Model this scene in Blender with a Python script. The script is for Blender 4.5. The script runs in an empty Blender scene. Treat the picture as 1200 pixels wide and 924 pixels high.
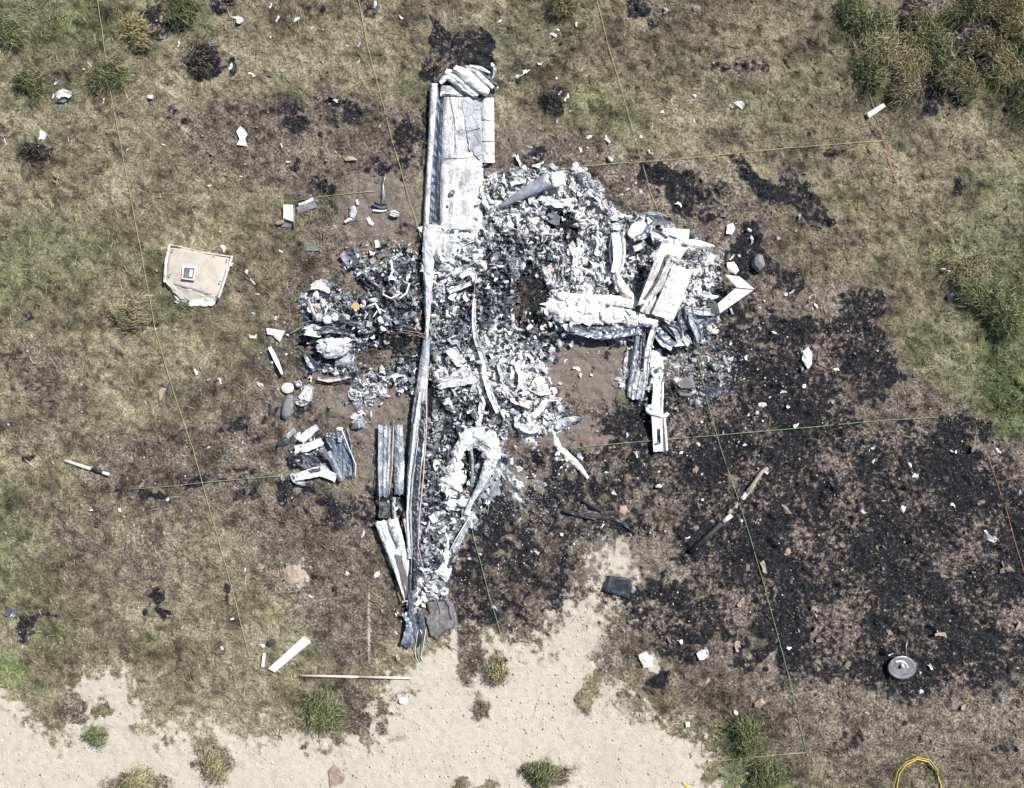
import bpy, math, random
import numpy as np
from mathutils import Vector

# ------------------------------------------------------------------ camera, sky, sun, exposure
S = 66.0                      # photograph pixels per metre on the ground
H = 14.0                      # camera height
sc = bpy.context.scene
C = sc.collection
cam = bpy.data.cameras.new('camera'); camo = bpy.data.objects.new('camera', cam); C.objects.link(camo)
camo.location = (0, 0, H); camo.rotation_euler = (0, 0, 0)
cam.sensor_width = 36; cam.lens = 36 * H / (1200 / S); cam.clip_end = 500; cam.clip_start = 0.1
sc.camera = camo
EL = math.radians(47); AZ = math.atan2(0.70, 0.62)      # sun stands to the upper right (north-east)
w = bpy.data.worlds.new('World'); sc.world = w; w.use_nodes = True
nt = w.node_tree; sky = nt.nodes.new('ShaderNodeTexSky'); sky.sky_type = 'NISHITA'; sky.sun_disc = False
sky.sun_elevation = EL; sky.sun_rotation = AZ
bg = nt.nodes['Background']; bg.inputs[1].default_value = 0.07
nt.links.new(sky.outputs[0], bg.inputs[0])
sl = bpy.data.lights.new('sun', 'SUN'); sl.energy = 4.9; sl.angle = math.radians(0.6); sl.color = (1.0, 0.955, 0.90)
so = bpy.data.objects.new('sun', sl); C.objects.link(so)
sv = Vector((math.sin(AZ) * math.cos(EL), math.cos(AZ) * math.cos(EL), math.sin(EL)))
so.rotation_euler = (-sv).to_track_quat('-Z', 'Y').to_euler(); so.location = (6, 6, 10)
sc.view_settings.view_transform = 'Standard'; sc.view_settings.look = 'None'
sc.view_settings.exposure = 0.43; sc.view_settings.gamma = 1
sc.cycles.max_bounces = 4; sc.cycles.diffuse_bounces = 2; sc.cycles.glossy_bounces = 2
sc.cycles.transparent_max_bounces = 2

R = np.random.RandomState(7)
rnd = random.Random(7)

# ------------------------------------------------------------------ noise and masks
def vnoise(x, y, seed=0):
    xi = np.floor(x).astype(np.int64); yi = np.floor(y).astype(np.int64)
    xf = x - xi; yf = y - yi
    xf = xf * xf * (3 - 2 * xf); yf = yf * yf * (3 - 2 * yf)
    def h(a, b):
        n = (a * 374761393 + b * 668265263 + seed * 1442695041) & 0xffffffff
        n = ((n ^ (n >> 13)) * 1274126177) & 0xffffffff
        n = ((n ^ (n >> 16)) * 2246822519) & 0xffffffff
        return ((n ^ (n >> 15)) & 0xffffff) / float(0xffffff)
    a = h(xi, yi); b = h(xi + 1, yi); c = h(xi, yi + 1); d = h(xi + 1, yi + 1)
    return (a + (b - a) * xf) * (1 - yf) + (c + (d - c) * xf) * yf
def fbm(x, y, seed=0, oct=4):
    s = 0; a = 0.5; t = 0
    for i in range(oct):
        s = s + a * vnoise(x * 2 ** i + 17.3 * i, y * 2 ** i - 9.1 * i, seed + i); t += a; a *= 0.55
    return s / t
def hsh(a, b, seed):
    n = (a * 374761393 + b * 668265263 + seed * 1442695041) & 0xffffffff
    n = ((n ^ (n >> 13)) * 1274126177) & 0xffffffff
    n = ((n ^ (n >> 16)) * 2246822519) & 0xffffffff
    return ((n ^ (n >> 15)) & 0xffffff) / float(0xffffff)
def cells(x, y, seed, tilt=1.2):
    """tilted torn plates: nearest jittered cell -> (height in about -1..1, random of the cell)"""
    xi = np.floor(x).astype(np.int64); yi = np.floor(y).astype(np.int64); bd = np.full(x.shape, 1e9); H_ = np.zeros(x.shape); R_ = np.zeros(x.shape)
    for a in (-1, 0, 1):
        for c in (-1, 0, 1):
            i = xi + a; j = yi + c; dx = x - (i + hsh(i, j, seed)); dy = y - (j + hsh(i, j, seed + 1)); th = hsh(i, j, seed + 2) * 3.14; k = 1 + 1.6 * hsh(i, j, seed + 3)
            u = dx * np.cos(th) + dy * np.sin(th); v = -dx * np.sin(th) + dy * np.cos(th); d = (u / k ** .5) ** 2 + (v * k ** .5) ** 2
            h = (hsh(i, j, seed + 4) - .5) * 1.6 + tilt * (u * (hsh(i, j, seed + 5) - .5) + v * (hsh(i, j, seed + 6) - .5) * 2); m = d < bd
            bd = np.where(m, d, bd); H_ = np.where(m, h, H_); R_ = np.where(m, hsh(i, j, seed + 7), R_)
    return H_, R_
def sstep(a, b, x):
    t = np.clip((x - a) / (b - a), 0, 1); return t * t * (3 - 2 * t)
def sdf(px, py, poly):                     # positive inside
    P_ = np.array(poly, float); n = len(P_)
    d = np.full(px.shape, 1e12); ins = np.zeros(px.shape, bool)
    for i in range(n):
        a = P_[i]; b = P_[(i + 1) % n]; e = b - a
        wx = px - a[0]; wy = py - a[1]
        t = np.clip((wx * e[0] + wy * e[1]) / max(1e-9, (e ** 2).sum()), 0, 1)
        d = np.minimum(d, (wx - e[0] * t) ** 2 + (wy - e[1] * t) ** 2)
        c = ((a[1] <= py) & (b[1] > py)) | ((b[1] <= py) & (a[1] > py))
        if abs(e[1]) > 1e-9: ins ^= c & (px < a[0] + (py - a[1]) / e[1] * e[0])
    return np.where(ins, 1, -1) * np.sqrt(d)
def axis(lo, hi, st, far):
    c = np.arange(lo, hi + st, st); out = []; v = hi + st; s = st
    while v < hi + far: s *= 1.22; v += s; out.append(v)
    neg = []; v = lo; s = st
    while v > lo - far: s *= 1.22; v -= s; neg.append(v)
    return np.array(neg[::-1] + list(c) + out)
AX = axis(-50, 1250, 2.0, 6000); AY = axis(-50, 974, 2.0, 6000)
GX, GY = np.meshgrid(AX, AY)
n1 = fbm(GX / 38, GY / 38, 3) - .5; n2 = fbm(GX / 38, GY / 38, 13) - .5
n3 = fbm(GX / 9, GY / 9, 23, 3) - .5; n4 = fbm(GX / 9, GY / 9, 33, 3) - .5
WX = GX + n1 * 46 + n3 * 16; WY = GY + n2 * 46 + n4 * 16
SX = GX + n1 * 22 + n3 * 16; SY = GY + n2 * 22 + n4 * 16
def polym(poly, soft=10, small=False):
    d = sdf(SX if small else WX, SY if small else WY, poly); return sstep(-soft, soft, d)
def ell(cx, cy, rx, ry, rot=0, soft=.5, small=True):
    X = (SX if small else WX) - cx; Y = (SY if small else WY) - cy; c = math.cos(rot); s = math.sin(rot)
    r = np.sqrt(((X * c + Y * s) / rx) ** 2 + ((-X * s + Y * c) / ry) ** 2)
    return sstep(1 + soft, 1 - soft, r)
Z0 = np.zeros(GX.shape)
def many(lst):
    m = Z0.copy()
    for e in lst: m = np.maximum(m, ell(*e[:4], *(e[4:6])) * (e[6] if len(e) > 6 else 1))
    return m
big_burn = [(838, 392), (880, 372), (925, 392), (985, 384), (1003, 345), (1035, 350), (1045, 395), (1062, 440), (1030, 458), (985, 462),
            (1000, 492), (1045, 512), (1085, 500), (1094, 488), (1126, 490), (1134, 528), (1158, 535), (1162, 500), (1180, 520), (1190, 570), (1260, 600),
            (2200, 700), (2200, 900), (1260, 800), (1190, 795), (1120, 806), (1060, 800), (1000, 800), (950, 785), (905, 765), (868, 742), (830, 742), (800, 765),
            (782, 800), (768, 795), (772, 760), (745, 735), (712, 700), (765, 660), (775, 600), (700, 640), (680, 690), (640, 715), (560, 742), (535, 720),
            (545, 640), (600, 570), (640, 545), (700, 520), (740, 480), (800, 440)]
burn = polym(big_burn, 34) * (1 - .66 * ell(650, 620, 140, 110, 0, .9, False))
burn = np.maximum(burn, polym([(857, 180), (872, 182), (888, 205), (905, 212), (922, 196), (942, 212), (974, 243), (978, 262), (958, 268), (930, 245), (898, 236), (872, 216)], 8, True))
burn = np.maximum(burn, polym([(508, 20), (530, 28), (572, 42), (582, 84), (560, 90), (505, 110), (498, 200), (493, 200), (497, 90)], 5, True) * .95)  # burn round the wing tip; its narrow tail paints the wing's shadow
burn = np.maximum(burn, polym([(838, 66), (902, 68), (902, 83), (842, 82)], 6, True))
burn = np.maximum(burn, polym([(20, 745), (30, 718), (72, 712), (74, 720), (48, 728), (42, 752), (28, 756)], 6, True))
burn = np.maximum(burn, many([(240, 72, 26, 20), (275, 78, 8, 12), (192, 22, 26, 20), (180, 38, 12, 10), (262, 4, 14, 14), (40, 181, 24, 13), (0, 148, 7, 12), (748, 10, 17, 14, .6), (760, 26, 8, 8),
    (650, 120, 14, 16), (975, 182, 13, 7), (1122, 218, 7, 11), (35, 370, 11, 9), (155, 374, 13, 8, .3), (172, 379, 7, 5), (1140, 34, 58, 44, 0, .6), (1100, 20, 50, 30), (1190, 70, 26, 30), (1130, 85, 26, 20), (1175, 60, 26, 34),  # shade under tussocks is painted black here along with real burn
    (1075, 100, 34, 20, .5), (1092, 118, 14, 16), (1125, 112, 20, 12), (1060, 30, 22, 10), (1185, 8, 26, 16), (380, 217, 15, 8), (352, 192, 9, 9), (800, 225, 30, 24, .4, .5, .8), (770, 205, 20, 10, .2, .5, .7), (835, 240, 16, 26, .2, .5, .7),
    (870, 300, 26, 30, 0, .6, .75), (925, 330, 22, 14, 0, .6, .6), (860, 350, 30, 20, 0, .6, .8), (30, 450, 22, 16, 0, .6, .6), (15, 430, 14, 10, 0, .6, .5), (180, 705, 10, 20, .5, .5, .7), (190, 722, 14, 6, .3, .5, .7), (262, 692, 8, 14, 0, .5, .6),
    (225, 566, 22, 7, -.1, .5, .8), (270, 562, 24, 8, -.1, .5, .8), (170, 578, 20, 7, 0, .5, .7), (140, 575, 12, 8, 0, .5, .6), (118, 612, 8, 12, .2, .5, .7), (38, 535, 12, 8, 0, .5, .6), (430, 15, 8, 8, 0, .5, .7), (370, 16, 14, 6, 0, .5, .6),
    (365, 405, 16, 18, .0, .5, .9), (480, 408, 26, 14, 0, .5, 1), (352, 120, 22, 7, .1, .5, .45), (440, 195, 16, 12, 0, .6, .5), (315, 125, 25, 8, .2, .6, .5), (350, 150, 30, 14, 0, .6, .4), (470, 160, 18, 22, 0, .6, .5),  # the engine's shadow is painted black here among the scorch marks
    (1155, 505, 12, 10, 0, .5, .9), (775, 790, 12, 20, .3, .5, .9), (995, 870, 20, 12, .2, .6, .5), (1040, 130, 10, 8, 0, .5, .5)]))
brown = np.maximum(polym([(200, 118), (330, 105), (420, 112), (500, 130), (500, 420), (505, 600), (480, 740), (400, 780), (330, 720), (250, 610), (80, 575), (120, 500), (250, 500),
                          (300, 440), (340, 300), (350, 240), (250, 210), (190, 160)], 26) * .8,
                   polym([(560, 150), (650, 150), (780, 190), (860, 190), (900, 260), (930, 330), (1000, 330), (1060, 420), (1200, 520), (1260, 640), (1260, 924), (880, 860), (820, 800), (760, 700), (620, 760),
                          (540, 740), (480, 700), (480, 300), (560, 200)], 24))
brown = np.maximum(brown, many([(150, 640, 150, 80, .2, .9, .62), (120, 760, 90, 30, 0, .9, .4), (60, 500, 80, 50, 0, .9, .55), (240, 720, 80, 40, 0, .9, .4), (120, 180, 80, 40, 0, .9, .22), (250, 470, 60, 50, 0, .9, .5), (960, 290, 60, 50, 0, .9, .35), (1050, 190, 80, 30, 0, .9, .3), (50, 430, 60, 35, .2, .7, .6), (120, 440, 40, 20, 0, .7, .4), (160, 700, 70, 40, 0, .8, .45), (250, 620, 80, 50, 0, .8, .5), (1100, 150, 90, 40, 0, .8, .35), (1060, 880, 200, 60, 0, .6, .7), (548, 765, 14, 34, 0, .5, 1), (250, 892, 34, 18, .3), (160, 918, 40, 12),
    (665, 822, 20, 24, 0, .5, .8), (640, 908, 36, 16, 0, .5, 1), (580, 785, 16, 16, 0, .5, .8), (415, 835, 36, 26, .3, .6, .8), (560, 835, 14, 20, 0, .6, .6), (85, 835, 22, 14, .6), (850, 810, 60, 40, .4, .6, 1), (720, 760, 30, 40, .2, .6, .9)]))
sand = np.maximum(polym([(-300, 815), (20, 824), (32, 850), (58, 862), (80, 858), (98, 838), (110, 800), (140, 800), (180, 860), (250, 868), (350, 858), (400, 872), (428, 864), (436, 832), (462, 806), (486, 774), (512, 764), (540, 752), (575, 765), (612, 756),
    (640, 738), (668, 712), (700, 692), (722, 712), (706, 748), (690, 790), (735, 826), (785, 846), (812, 872), (850, 930), (900, 1100), (900, 3000), (-3000, 3000), (-3000, 815)], 36),
    many([(715, 668, 34, 30, .3, .6, .6), (758, 772, 14, 12, 0, .5, .9), (345, 675, 16, 14, 0, .6, .5), (110, 815, 20, 18), (520, 775, 30, 16)]))
sandveg = many([(250, 890, 32, 17, .4, .5), (160, 920, 42, 13), (118, 838, 12, 9), (88, 842, 14, 10), (548, 775, 11, 32), (580, 785, 16, 15), (562, 830, 12, 18), (685, 822, 14, 24), (640, 908, 34, 16, 0, .5), (450, 830, 8, 14, 0, .5, .7), (378, 832, 30, 24, 0, .5), (420, 852, 14, 12, 0, .5), (545, 918, 14, 8), (575, 920, 12, 6), (465, 865, 10, 8, 0, .5, .6)])
sand = np.clip(sand * (1 - .85 * sandveg) + (sand > .02) * (sand < .98) * ((fbm(GX / 14, GY / 14, 77, 3) - .5) * .9 + (fbm(GX / 4.5, GY / 4.5, 78, 2) - .5) * 1.1), 0, 1)
sand = np.maximum(sand, .72 * np.exp(-((GX - 432.5 + 1.5 * (fbm(GX / 20, GY / 20, 6, 2) - .5)) / 2.4) ** 2) * sstep(686, 700, GY) * sstep(786, 776, GY) * np.clip(.4 + 1.2 * fbm(GX / 6, GY / 12, 8, 2), 0, 1))
green = many([(60, 20, 90, 50, 0, .8, .7), (210, 10, 50, 30, 0, .7, .8), (60, 110, 60, 20, 0, .8, .4), (60, 310, 90, 55, 0, .8, .6), (120, 290, 30, 20, 0, .6, .7), (200, 350, 30, 25, 0, .7, .5), (10, 650, 50, 70, 0, .8, .6), (65, 750, 40, 30, 0, .7, .6), (10, 785, 30, 24, 0, .7, 1), (45, 810, 30, 14, 0, .7, .6),
    (1180, 360, 55, 60, 0, .7, 1), (1150, 300, 60, 50, 0, .8, .6), (1170, 440, 60, 50, 0, .8, .9), (1090, 290, 50, 30, 0, .8, .45), (1190, 490, 40, 22, 0, .6, 1), (870, 868, 34, 34, 0, .6, 1), (890, 915, 50, 22, 0, .6, 1), (1010, 40, 50, 25, 0, .8, .6), (1060, 60, 60, 40, 0, .8, .6), (1170, 95, 50, 25, 0, .8, .9),
    (960, 85, 60, 30, 0, .8, .4), (345, 110, 14, 18, 0, .7, .7), (480, 100, 24, 14, 0, .7, .5), (325, 100, 20, 14, 0, .7, .4), (375, 830, 22, 18, 0, .5, .9), (250, 895, 18, 12, 0, .5, .7), (628, 905, 14, 12, 0, .5, 1), (700, 125, 50, 20, 0, .8, .5), (740, 155, 30, 18, 0, .8, .4), (170, 755, 18, 14, 0, .7, .7), (1000, 225, 60, 14, 0, .8, .3),
    (330, 410, 40, 30, 0, .8, .5), (120, 848, 14, 10, 0, .5, .9), (1180, 220, 50, 30, 0, .8, .6), (640, 10, 60, 24, 0, .8, .35), (900, 120, 40, 20, 0, .8, .35), (1100, 400, 40, 30, 0, .8, .6), (450, 710, 14, 40, 0, .6, .6), (1130, 905, 50, 20, 0, .7, .5), (960, 900, 30, 20, 0, .7, .5), (1, 900, 2, 2)])
soil = np.maximum(many([(690, 430, 56, 42, .2, .4, 1), (685, 510, 50, 24, 0, .5, .9), (600, 640, 50, 60, 0, .8, .4), (430, 470, 60, 40, 0, .6, .7), (440, 540, 30, 70, 0, .6, .6), (445, 240, 60, 60, 0, .7, .7), (720, 660, 60, 40, 0, .8, .6), (620, 570, 40, 40, 0, .8, .6), (510, 420, 20, 200, 0, .5, .6), (470, 350, 60, 60, 0, .7, .7), (345, 470, 40, 30, 0, .7, .5), (600, 165, 30, 30, 0, .7, .5)]), Z0)
ash = np.maximum(polym([(503, 262), (566, 205), (600, 196), (640, 192), (690, 198), (722, 246), (742, 250), (790, 262), (835, 300), (842, 352), (838, 385), (806, 412), (784, 400), (770, 420), (778, 452), (735, 466), (735, 398), (700, 396), (662, 398), (642, 420), (655, 470), (684, 498), (655, 512), (620, 512),
    (602, 496), (590, 520), (590, 566), (575, 592), (548, 620), (530, 660), (524, 702), (487, 712), (486, 600), (497, 430), (498, 300)], 7, True),
    polym([(357, 347), (372, 330), (392, 326), (404, 342), (418, 350), (428, 336), (402, 314), (400, 294), (416, 292), (434, 316), (452, 308), (499, 300), (499, 402), (440, 404), (414, 412), (412, 440), (374, 440), (358, 424), (366, 410), (356, 396)], 6, True))
ash = np.maximum(ash, many([(432, 456, 20, 14), (450, 440, 22, 8, .3), (478, 432, 18, 26), (410, 438, 16, 8), (380, 535, 36, 26, 0, .5, .55), (820, 430, 70, 60, .4, .7, .42), (800, 480, 60, 60, 0, .8, .33), (620, 580, 80, 80, .5, .9, .36), (690, 530, 60, 20, 0, .8, .3), (270, 520, 26, 18, 0, .7, .35), (455, 285, 40, 26, 0, .7, .35), (735, 440, 12, 18), (420, 497, 14, 10, 0, .5, .5)]))
void = many([(655, 258, 20, 10, .2), (668, 277, 9, 18), (622, 345, 24, 34, .1), (640, 375, 12, 16, .5), (480, 404, 26, 13), (360, 405, 14, 14), (575, 475, 8, 24, -.4), (500, 450, 5, 60), (552, 541, 9, 17, .2), (600, 300, 14, 12, 0, .5, .5), (495, 440, 6, 40), (494, 330, 5, 80), (612, 372, 26, 16, .3, .6, .8), (446, 395, 50, 7, 0, .5, .8), (368, 408, 12, 8), (525, 455, 14, 6, .3, .6, .6), (758, 320, 10, 22, .4, .6, .9), (640, 300, 8, 26, 0, .5, .7), (478, 605, 14, 30, 0, .5, .9)])  # painted dark: shadow beside wing and engine, and hollows in the wreck
brown = np.clip(brown, 0, 1)
mot = (fbm(GX / 26, GY / 26, 201, 3) - .5) * 1.5 + (fbm(GX / 8, GY / 8, 211, 3) - .5) * 1.3
mot2 = (fbm(GX / 5, GY / 5, 231, 2) - .5) * 1.2 + (fbm(GX / 12, GY / 12, 241, 3) - .5) * 1.4
burn = np.maximum(burn, many([(600, 640, 62, 60, 0, .9, .46), (570, 600, 30, 40, 0, .8, .9), (470, 650, 16, 56, 0, .7, .8), (430, 598, 60, 26, 0, .8, .62), (455, 590, 26, 20, 0, .7, .8), (700, 570, 50, 34, 0, .9, .45), (640, 550, 40, 20, 0, .8, .5), (355, 488, 30, 16, 0, .8, .5), (500, 690, 20, 26, 0, .7, .8), (540, 690, 40, 36, 0, .9, .5), (735, 490, 40, 30, 0, .8, .7), (620, 180, 30, 10, 0, .8, .4), (330, 575, 60, 12, 0, .8, .5), (300, 500, 50, 26, 0, .8, .45), (70, 555, 40, 14, 0, .8, .35), (200, 135, 30, 14, 0, .8, .4), (400, 130, 50, 16, 0, .8, .5), (480, 200, 18, 50, 0, .8, .45)]))
burn_shade0 = np.clip(burn, 0, 1) * (1 - .30 * many([(960, 500, 30, 16, .2, .8), (865, 575, 34, 22, .6, .8), (860, 645, 26, 24, 0, .8), (790, 640, 40, 40, 0, .8), (820, 690, 26, 20, 0, .8), (905, 560, 30, 18, -.5, .8), (900, 620, 20, 30, 0, .8, .5), (1050, 560, 60, 20, .2, .9, .5), (1075, 640, 50, 30, .3, .9, .4), (1160, 600, 30, 50, 0, .9, .5), (960, 620, 50, 14, 0, .9, .5), (880, 420, 30, 14, 0, .8, .5), (1040, 740, 60, 30, 0, .9, .45), (1160, 720, 40, 40, 0, .9, .5), (950, 760, 60, 24, .2, .9, .6), (860, 470, 20, 14, 0, .8, .4)]))
burn = sstep(.26, .84, burn_shade0 * .91 + .22 * brown * (GX > 160) + (mot * .55 + mot2 * .5) * (.22 + .6 * np.maximum(brown, burn_shade0)) * (1 - .8 * sand))  # burn holds real scorch plus painted shade of wing, engine and tussocks
brown = np.clip(brown + mot * .25 * (1 - sand), 0, 1)
mound = many([(590, 290, 85, 90, 0, .8, .05), (680, 300, 60, 60, 0, .8, .06), (700, 365, 80, 26, .15, .6, .10), (780, 330, 50, 70, .3, .7, .06), (420, 370, 70, 50, 0, .7, .07), (560, 440, 60, 80, 0, .8, .05), (515, 600, 30, 110, 0, .7, .05), (555, 545, 40, 50, 0, .7, .04)])
Zg = (fbm(GX / 160, GY / 160, 51, 3) - .5) * .10 + (1 - sand) * ((fbm(GX / 20, GY / 20, 61, 3) - .5) * .10 + (fbm(GX / 6, GY / 6, 71, 3) - .5) * .07) + sand * ((fbm(GX / 8, GY / 8, 81, 3) - .5) * .012) \
    + burn * ((fbm(GX / 7, GY / 7, 91, 2) - .5) * .07 + (fbm(GX / 3.5, GY / 3.5, 95, 1) - .5) * .03) + mound
Zg = Zg - .02 * (1 - sand) * 0
far = np.maximum(np.abs(GX - 600) - 700, 0) + np.maximum(np.abs(GY - 462) - 560, 0)
Zg = np.where(far > 200, (fbm(GX / 400, GY / 400, 5, 2) - .5) * .4 * np.clip((far - 200) / 500, 0, 1) + Zg * np.clip(1 - (far - 200) / 300, 0, 1), Zg)

whit = .34 + .58 * many([(535, 290, 34, 40), (600, 235, 50, 26), (650, 228, 55, 26), (700, 250, 30, 30), (690, 305, 48, 44), (720, 330, 30, 30), (655, 240, 60, 40), (690, 365, 75, 24), (790, 330, 50, 50), (615, 450, 34, 34), (530, 440, 26, 20, 0), (503, 690, 18, 24), (512, 635, 10, 30), (625, 490, 30, 24), (430, 455, 24, 16), (385, 350, 14, 12), (750, 450, 24, 40), (575, 410, 24, 30)]) - .30 * many([(540, 520, 30, 60), (560, 590, 30, 20), (520, 600, 24, 50), (590, 340, 40, 40), (480, 420, 30, 30), (560, 480, 26, 20), (640, 400, 30, 20), (450, 370, 40, 40), (600, 290, 30, 24)])
tone = .30 + 1.35 * (.34 * fbm(GX / 70, GY / 70, 601, 2) + .38 * fbm(GX / 20, GY / 20, 611, 3) + .36 * fbm(GX / 7, GY / 7, 621, 3))
tone = np.clip(1.03 + (tone - 1.03) * 2.0, .45, 1.65)
tone = tone * (1 - .5 * sstep(.60, .72, fbm(GX / 11, GY / 8, 631, 3)) * (1 - sand)) 
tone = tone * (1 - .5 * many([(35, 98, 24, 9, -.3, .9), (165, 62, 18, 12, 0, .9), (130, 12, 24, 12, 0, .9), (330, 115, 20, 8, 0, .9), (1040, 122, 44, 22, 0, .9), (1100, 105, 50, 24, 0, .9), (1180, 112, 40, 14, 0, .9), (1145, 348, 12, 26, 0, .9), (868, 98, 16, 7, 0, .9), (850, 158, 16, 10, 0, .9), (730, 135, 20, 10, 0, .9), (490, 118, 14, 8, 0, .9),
    (640, 85, 24, 10, 0, .9), (190, 318, 12, 16, 0, .9), (1055, 95, 24, 14, 0, .9), (880, 860, 22, 20, 0, .9), (1170, 470, 20, 12, 0, .9), (100, 520, 20, 10, 0, .9), (20, 590, 14, 10, 0, .9), (400, 10, 30, 8, 0, .9), (350, 240, 10, 16, 0, .9), (940, 60, 20, 12, 0, .9), (320, 20, 24, 8, 0, .9), (1190, 150, 26, 16, 0, .9), (1110, 340, 20, 8, .5, .9), (60, 840, 20, 10, 0, .9)]))  # grass shade and the panel's shadow painted as darker tone patches
def lookup(A, px, py):
    i = np.clip(np.searchsorted(AX, px) - 1, 0, len(AX) - 2); j = np.clip(np.searchsorted(AY, py) - 1, 0, len(AY) - 2)
    fx = (px - AX[i]) / (AX[i + 1] - AX[i]); fy = (py - AY[j]) / (AY[j + 1] - AY[j])
    return (A[j, i] * (1 - fx) + A[j, i + 1] * fx) * (1 - fy) + (A[j + 1, i] * (1 - fx) + A[j + 1, i + 1] * fx) * fy
def gz(px, py): return float(lookup(Zg, np.array([float(px)]), np.array([float(py)]))[0])
def P(px, py, z=None):                   # photograph pixel + height -> world point
    if z is None: z = gz(px, py)
    k = (H - z) / H
    return np.array([(px - 600) / S * k, (462 - py) / S * k, z])
def PG(px, py, dz=0): return P(px, py, gz(px, py) + dz)

# ------------------------------------------------------------------ materials
MATS = {}
def nodes(name):
    m = bpy.data.materials.new(name); m.use_nodes = True; t = m.node_tree
    b = t.nodes['Principled BSDF']; return m, t, b
def N(t, kind, **kw):
    n = t.nodes.new(kind)
    for k, v in kw.items(): setattr(n, k, v)
    return n
def noise(t, vec, scale, detail=4, rough=.6, dist=0, wsock=None):
    n = N(t, 'ShaderNodeTexNoise'); n.inputs['Scale'].default_value = scale; n.inputs['Detail'].default_value = detail
    n.inputs['Roughness'].default_value = rough; n.inputs['Distortion'].default_value = dist
    if wsock is not None: n.noise_dimensions = '4D'; t.links.new(wsock, n.inputs['W'])
    t.links.new(vec, n.inputs['Vector']); return n.outputs['Fac']
def ramp(t, fac, stops, interp='LINEAR'):
    r = N(t, 'ShaderNodeValToRGB'); r.color_ramp.interpolation = interp; el = r.color_ramp.elements
    while len(el) < len(stops): el.new(.5)
    for e, (p, c) in zip(el, stops): e.position = p; e.color = (*c, 1) if len(c) == 3 else c
    t.links.new(fac, r.inputs[0]); return r.outputs[0]
def mixc(t, fac, a, b, mode='MIX'):
    m = N(t, 'ShaderNodeMix', data_type='RGBA', blend_type=mode)
    for s, v in ((0, fac), (6, a), (7, b)):
        if hasattr(v, 'is_linked'): t.links.new(v, m.inputs[s])
        else: m.inputs[s].default_value = v if s == 0 else (*v, 1)
    return m.outputs[2]
def math_(t, op, a, b=0, clamp=False, c=None):
    m = N(t, 'ShaderNodeMath', operation=op, use_clamp=clamp)
    for i, v in enumerate([a, b] + ([c] if c is not None else [])):
        if hasattr(v, 'is_linked'): t.links.new(v, m.inputs[i])
        else: m.inputs[i].default_value = v
    return m.outputs[0]
def bump(t, b, h, strength=.5, dist=.01):
    n = N(t, 'ShaderNodeBump'); n.inputs['Strength'].default_value = strength; n.inputs['Distance'].default_value = dist
    t.links.new(h, n.inputs['Height']); t.links.new(n.outputs[0], b.inputs['Normal'])
def scrap(name, stops, scale=9, rough=.55, metal=0, stretch=(1, 1, 1), bumps=.5, detail=7, rand=.35):
    m, t, b = nodes(name)
    tc = N(t, 'ShaderNodeTexCoord'); mp = N(t, 'ShaderNodeMapping'); mp.inputs['Scale'].default_value = stretch
    t.links.new(tc.outputs['Object'], mp.inputs[0]); oi = N(t, 'ShaderNodeObjectInfo')
    wv = math_(t, 'MULTIPLY', oi.outputs['Random'], 40)
    n = noise(t, mp.outputs[0], scale, detail, .68, .6, wv)
    f = math_(t, 'ADD', n, math_(t, 'MULTIPLY', math_(t, 'SUBTRACT', oi.outputs['Random'], .5), rand), True)
    col = ramp(t, f, stops); t.links.new(col, b.inputs['Base Color'])
    fine = noise(t, mp.outputs[0], scale * 6, 3, .6)
    b.inputs['Roughness'].default_value = rough; b.inputs['Metallic'].default_value = metal
    bump(t, b, math_(t, 'ADD', n, math_(t, 'MULTIPLY', fine, .3)), bumps, .02)
    MATS[name] = m; return m
W_, G_, B_, K_ = (.80, .80, .79), (.42, .44, .47), (.13, .155, .20), (.025, .026, .03)
scrap('ash_white', [(.22, B_), (.36, G_), (.46, W_), (1, (.86, .86, .84))], 12)
scrap('ash_chalk', [(.26, B_), (.36, (.50, .51, .53)), (.44, (.80, .80, .79)), (1, (.86, .86, .84))], 14)
scrap('ash_mixed', [(.30, K_), (.42, B_), (.52, G_), (.62, W_)], 13)
scrap('ash_grey', [(.30, K_), (.45, B_), (.62, (.30, .32, .36)), (.75, (.6, .61, .62))], 12)
scrap('wing_paint_old', [(.20, (.10, .11, .13)), (.36, (.30, .32, .35)), (.48, (.62, .63, .63)), (.60, (.80, .80, .79))], 7, .45, .0, (2.2, .5, 1), .6, 8, .1)
scrap('wing_bare', [(.30, (.06, .08, .12)), (.44, (.17, .21, .28)), (.54, (.42, .46, .52)), (.62, (.8, .8, .8))], 9, .34, .45, (4, .35, 1), .7, 9, .1)
scrap('bare_metal', [(.25, (.05, .06, .08)), (.45, (.20, .24, .30)), (.60, (.50, .53, .57)), (.75, (.75, .76, .77))], 8, .35, .6)
scrap('dark_metal', [(.30, (.012, .013, .016)), (.55, (.05, .06, .075)), (.75, (.20, .22, .26))], 10, .4, .4)
scrap('white_paint', [(.26, (.30, .30, .30)), (.38, (.68, .67, .65)), (1, (.84, .83, .81))], 6, .4, 0, (1, 1, 1), .2, 5, .05)
scrap('stained_white', [(.30, (.22, .21, .22)), (.42, (.45, .43, .42)), (.52, (.78, .76, .74)), (1, (.84, .82, .80))], 5, .45, 0, (1, 1, 1), .3, 6, .05)
scrap('beige_panel', [(.25, (.34, .29, .24)), (.45, (.52, .46, .39)), (.70, (.62, .57, .50))], 5, .6, 0, (1, 1, 1), .25, 6, .0)
scrap('charcoal', [(.35, (.010, .010, .012)), (.60, (.035, .036, .042)), (.80, (.10, .10, .11))], 14, .7)
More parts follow.
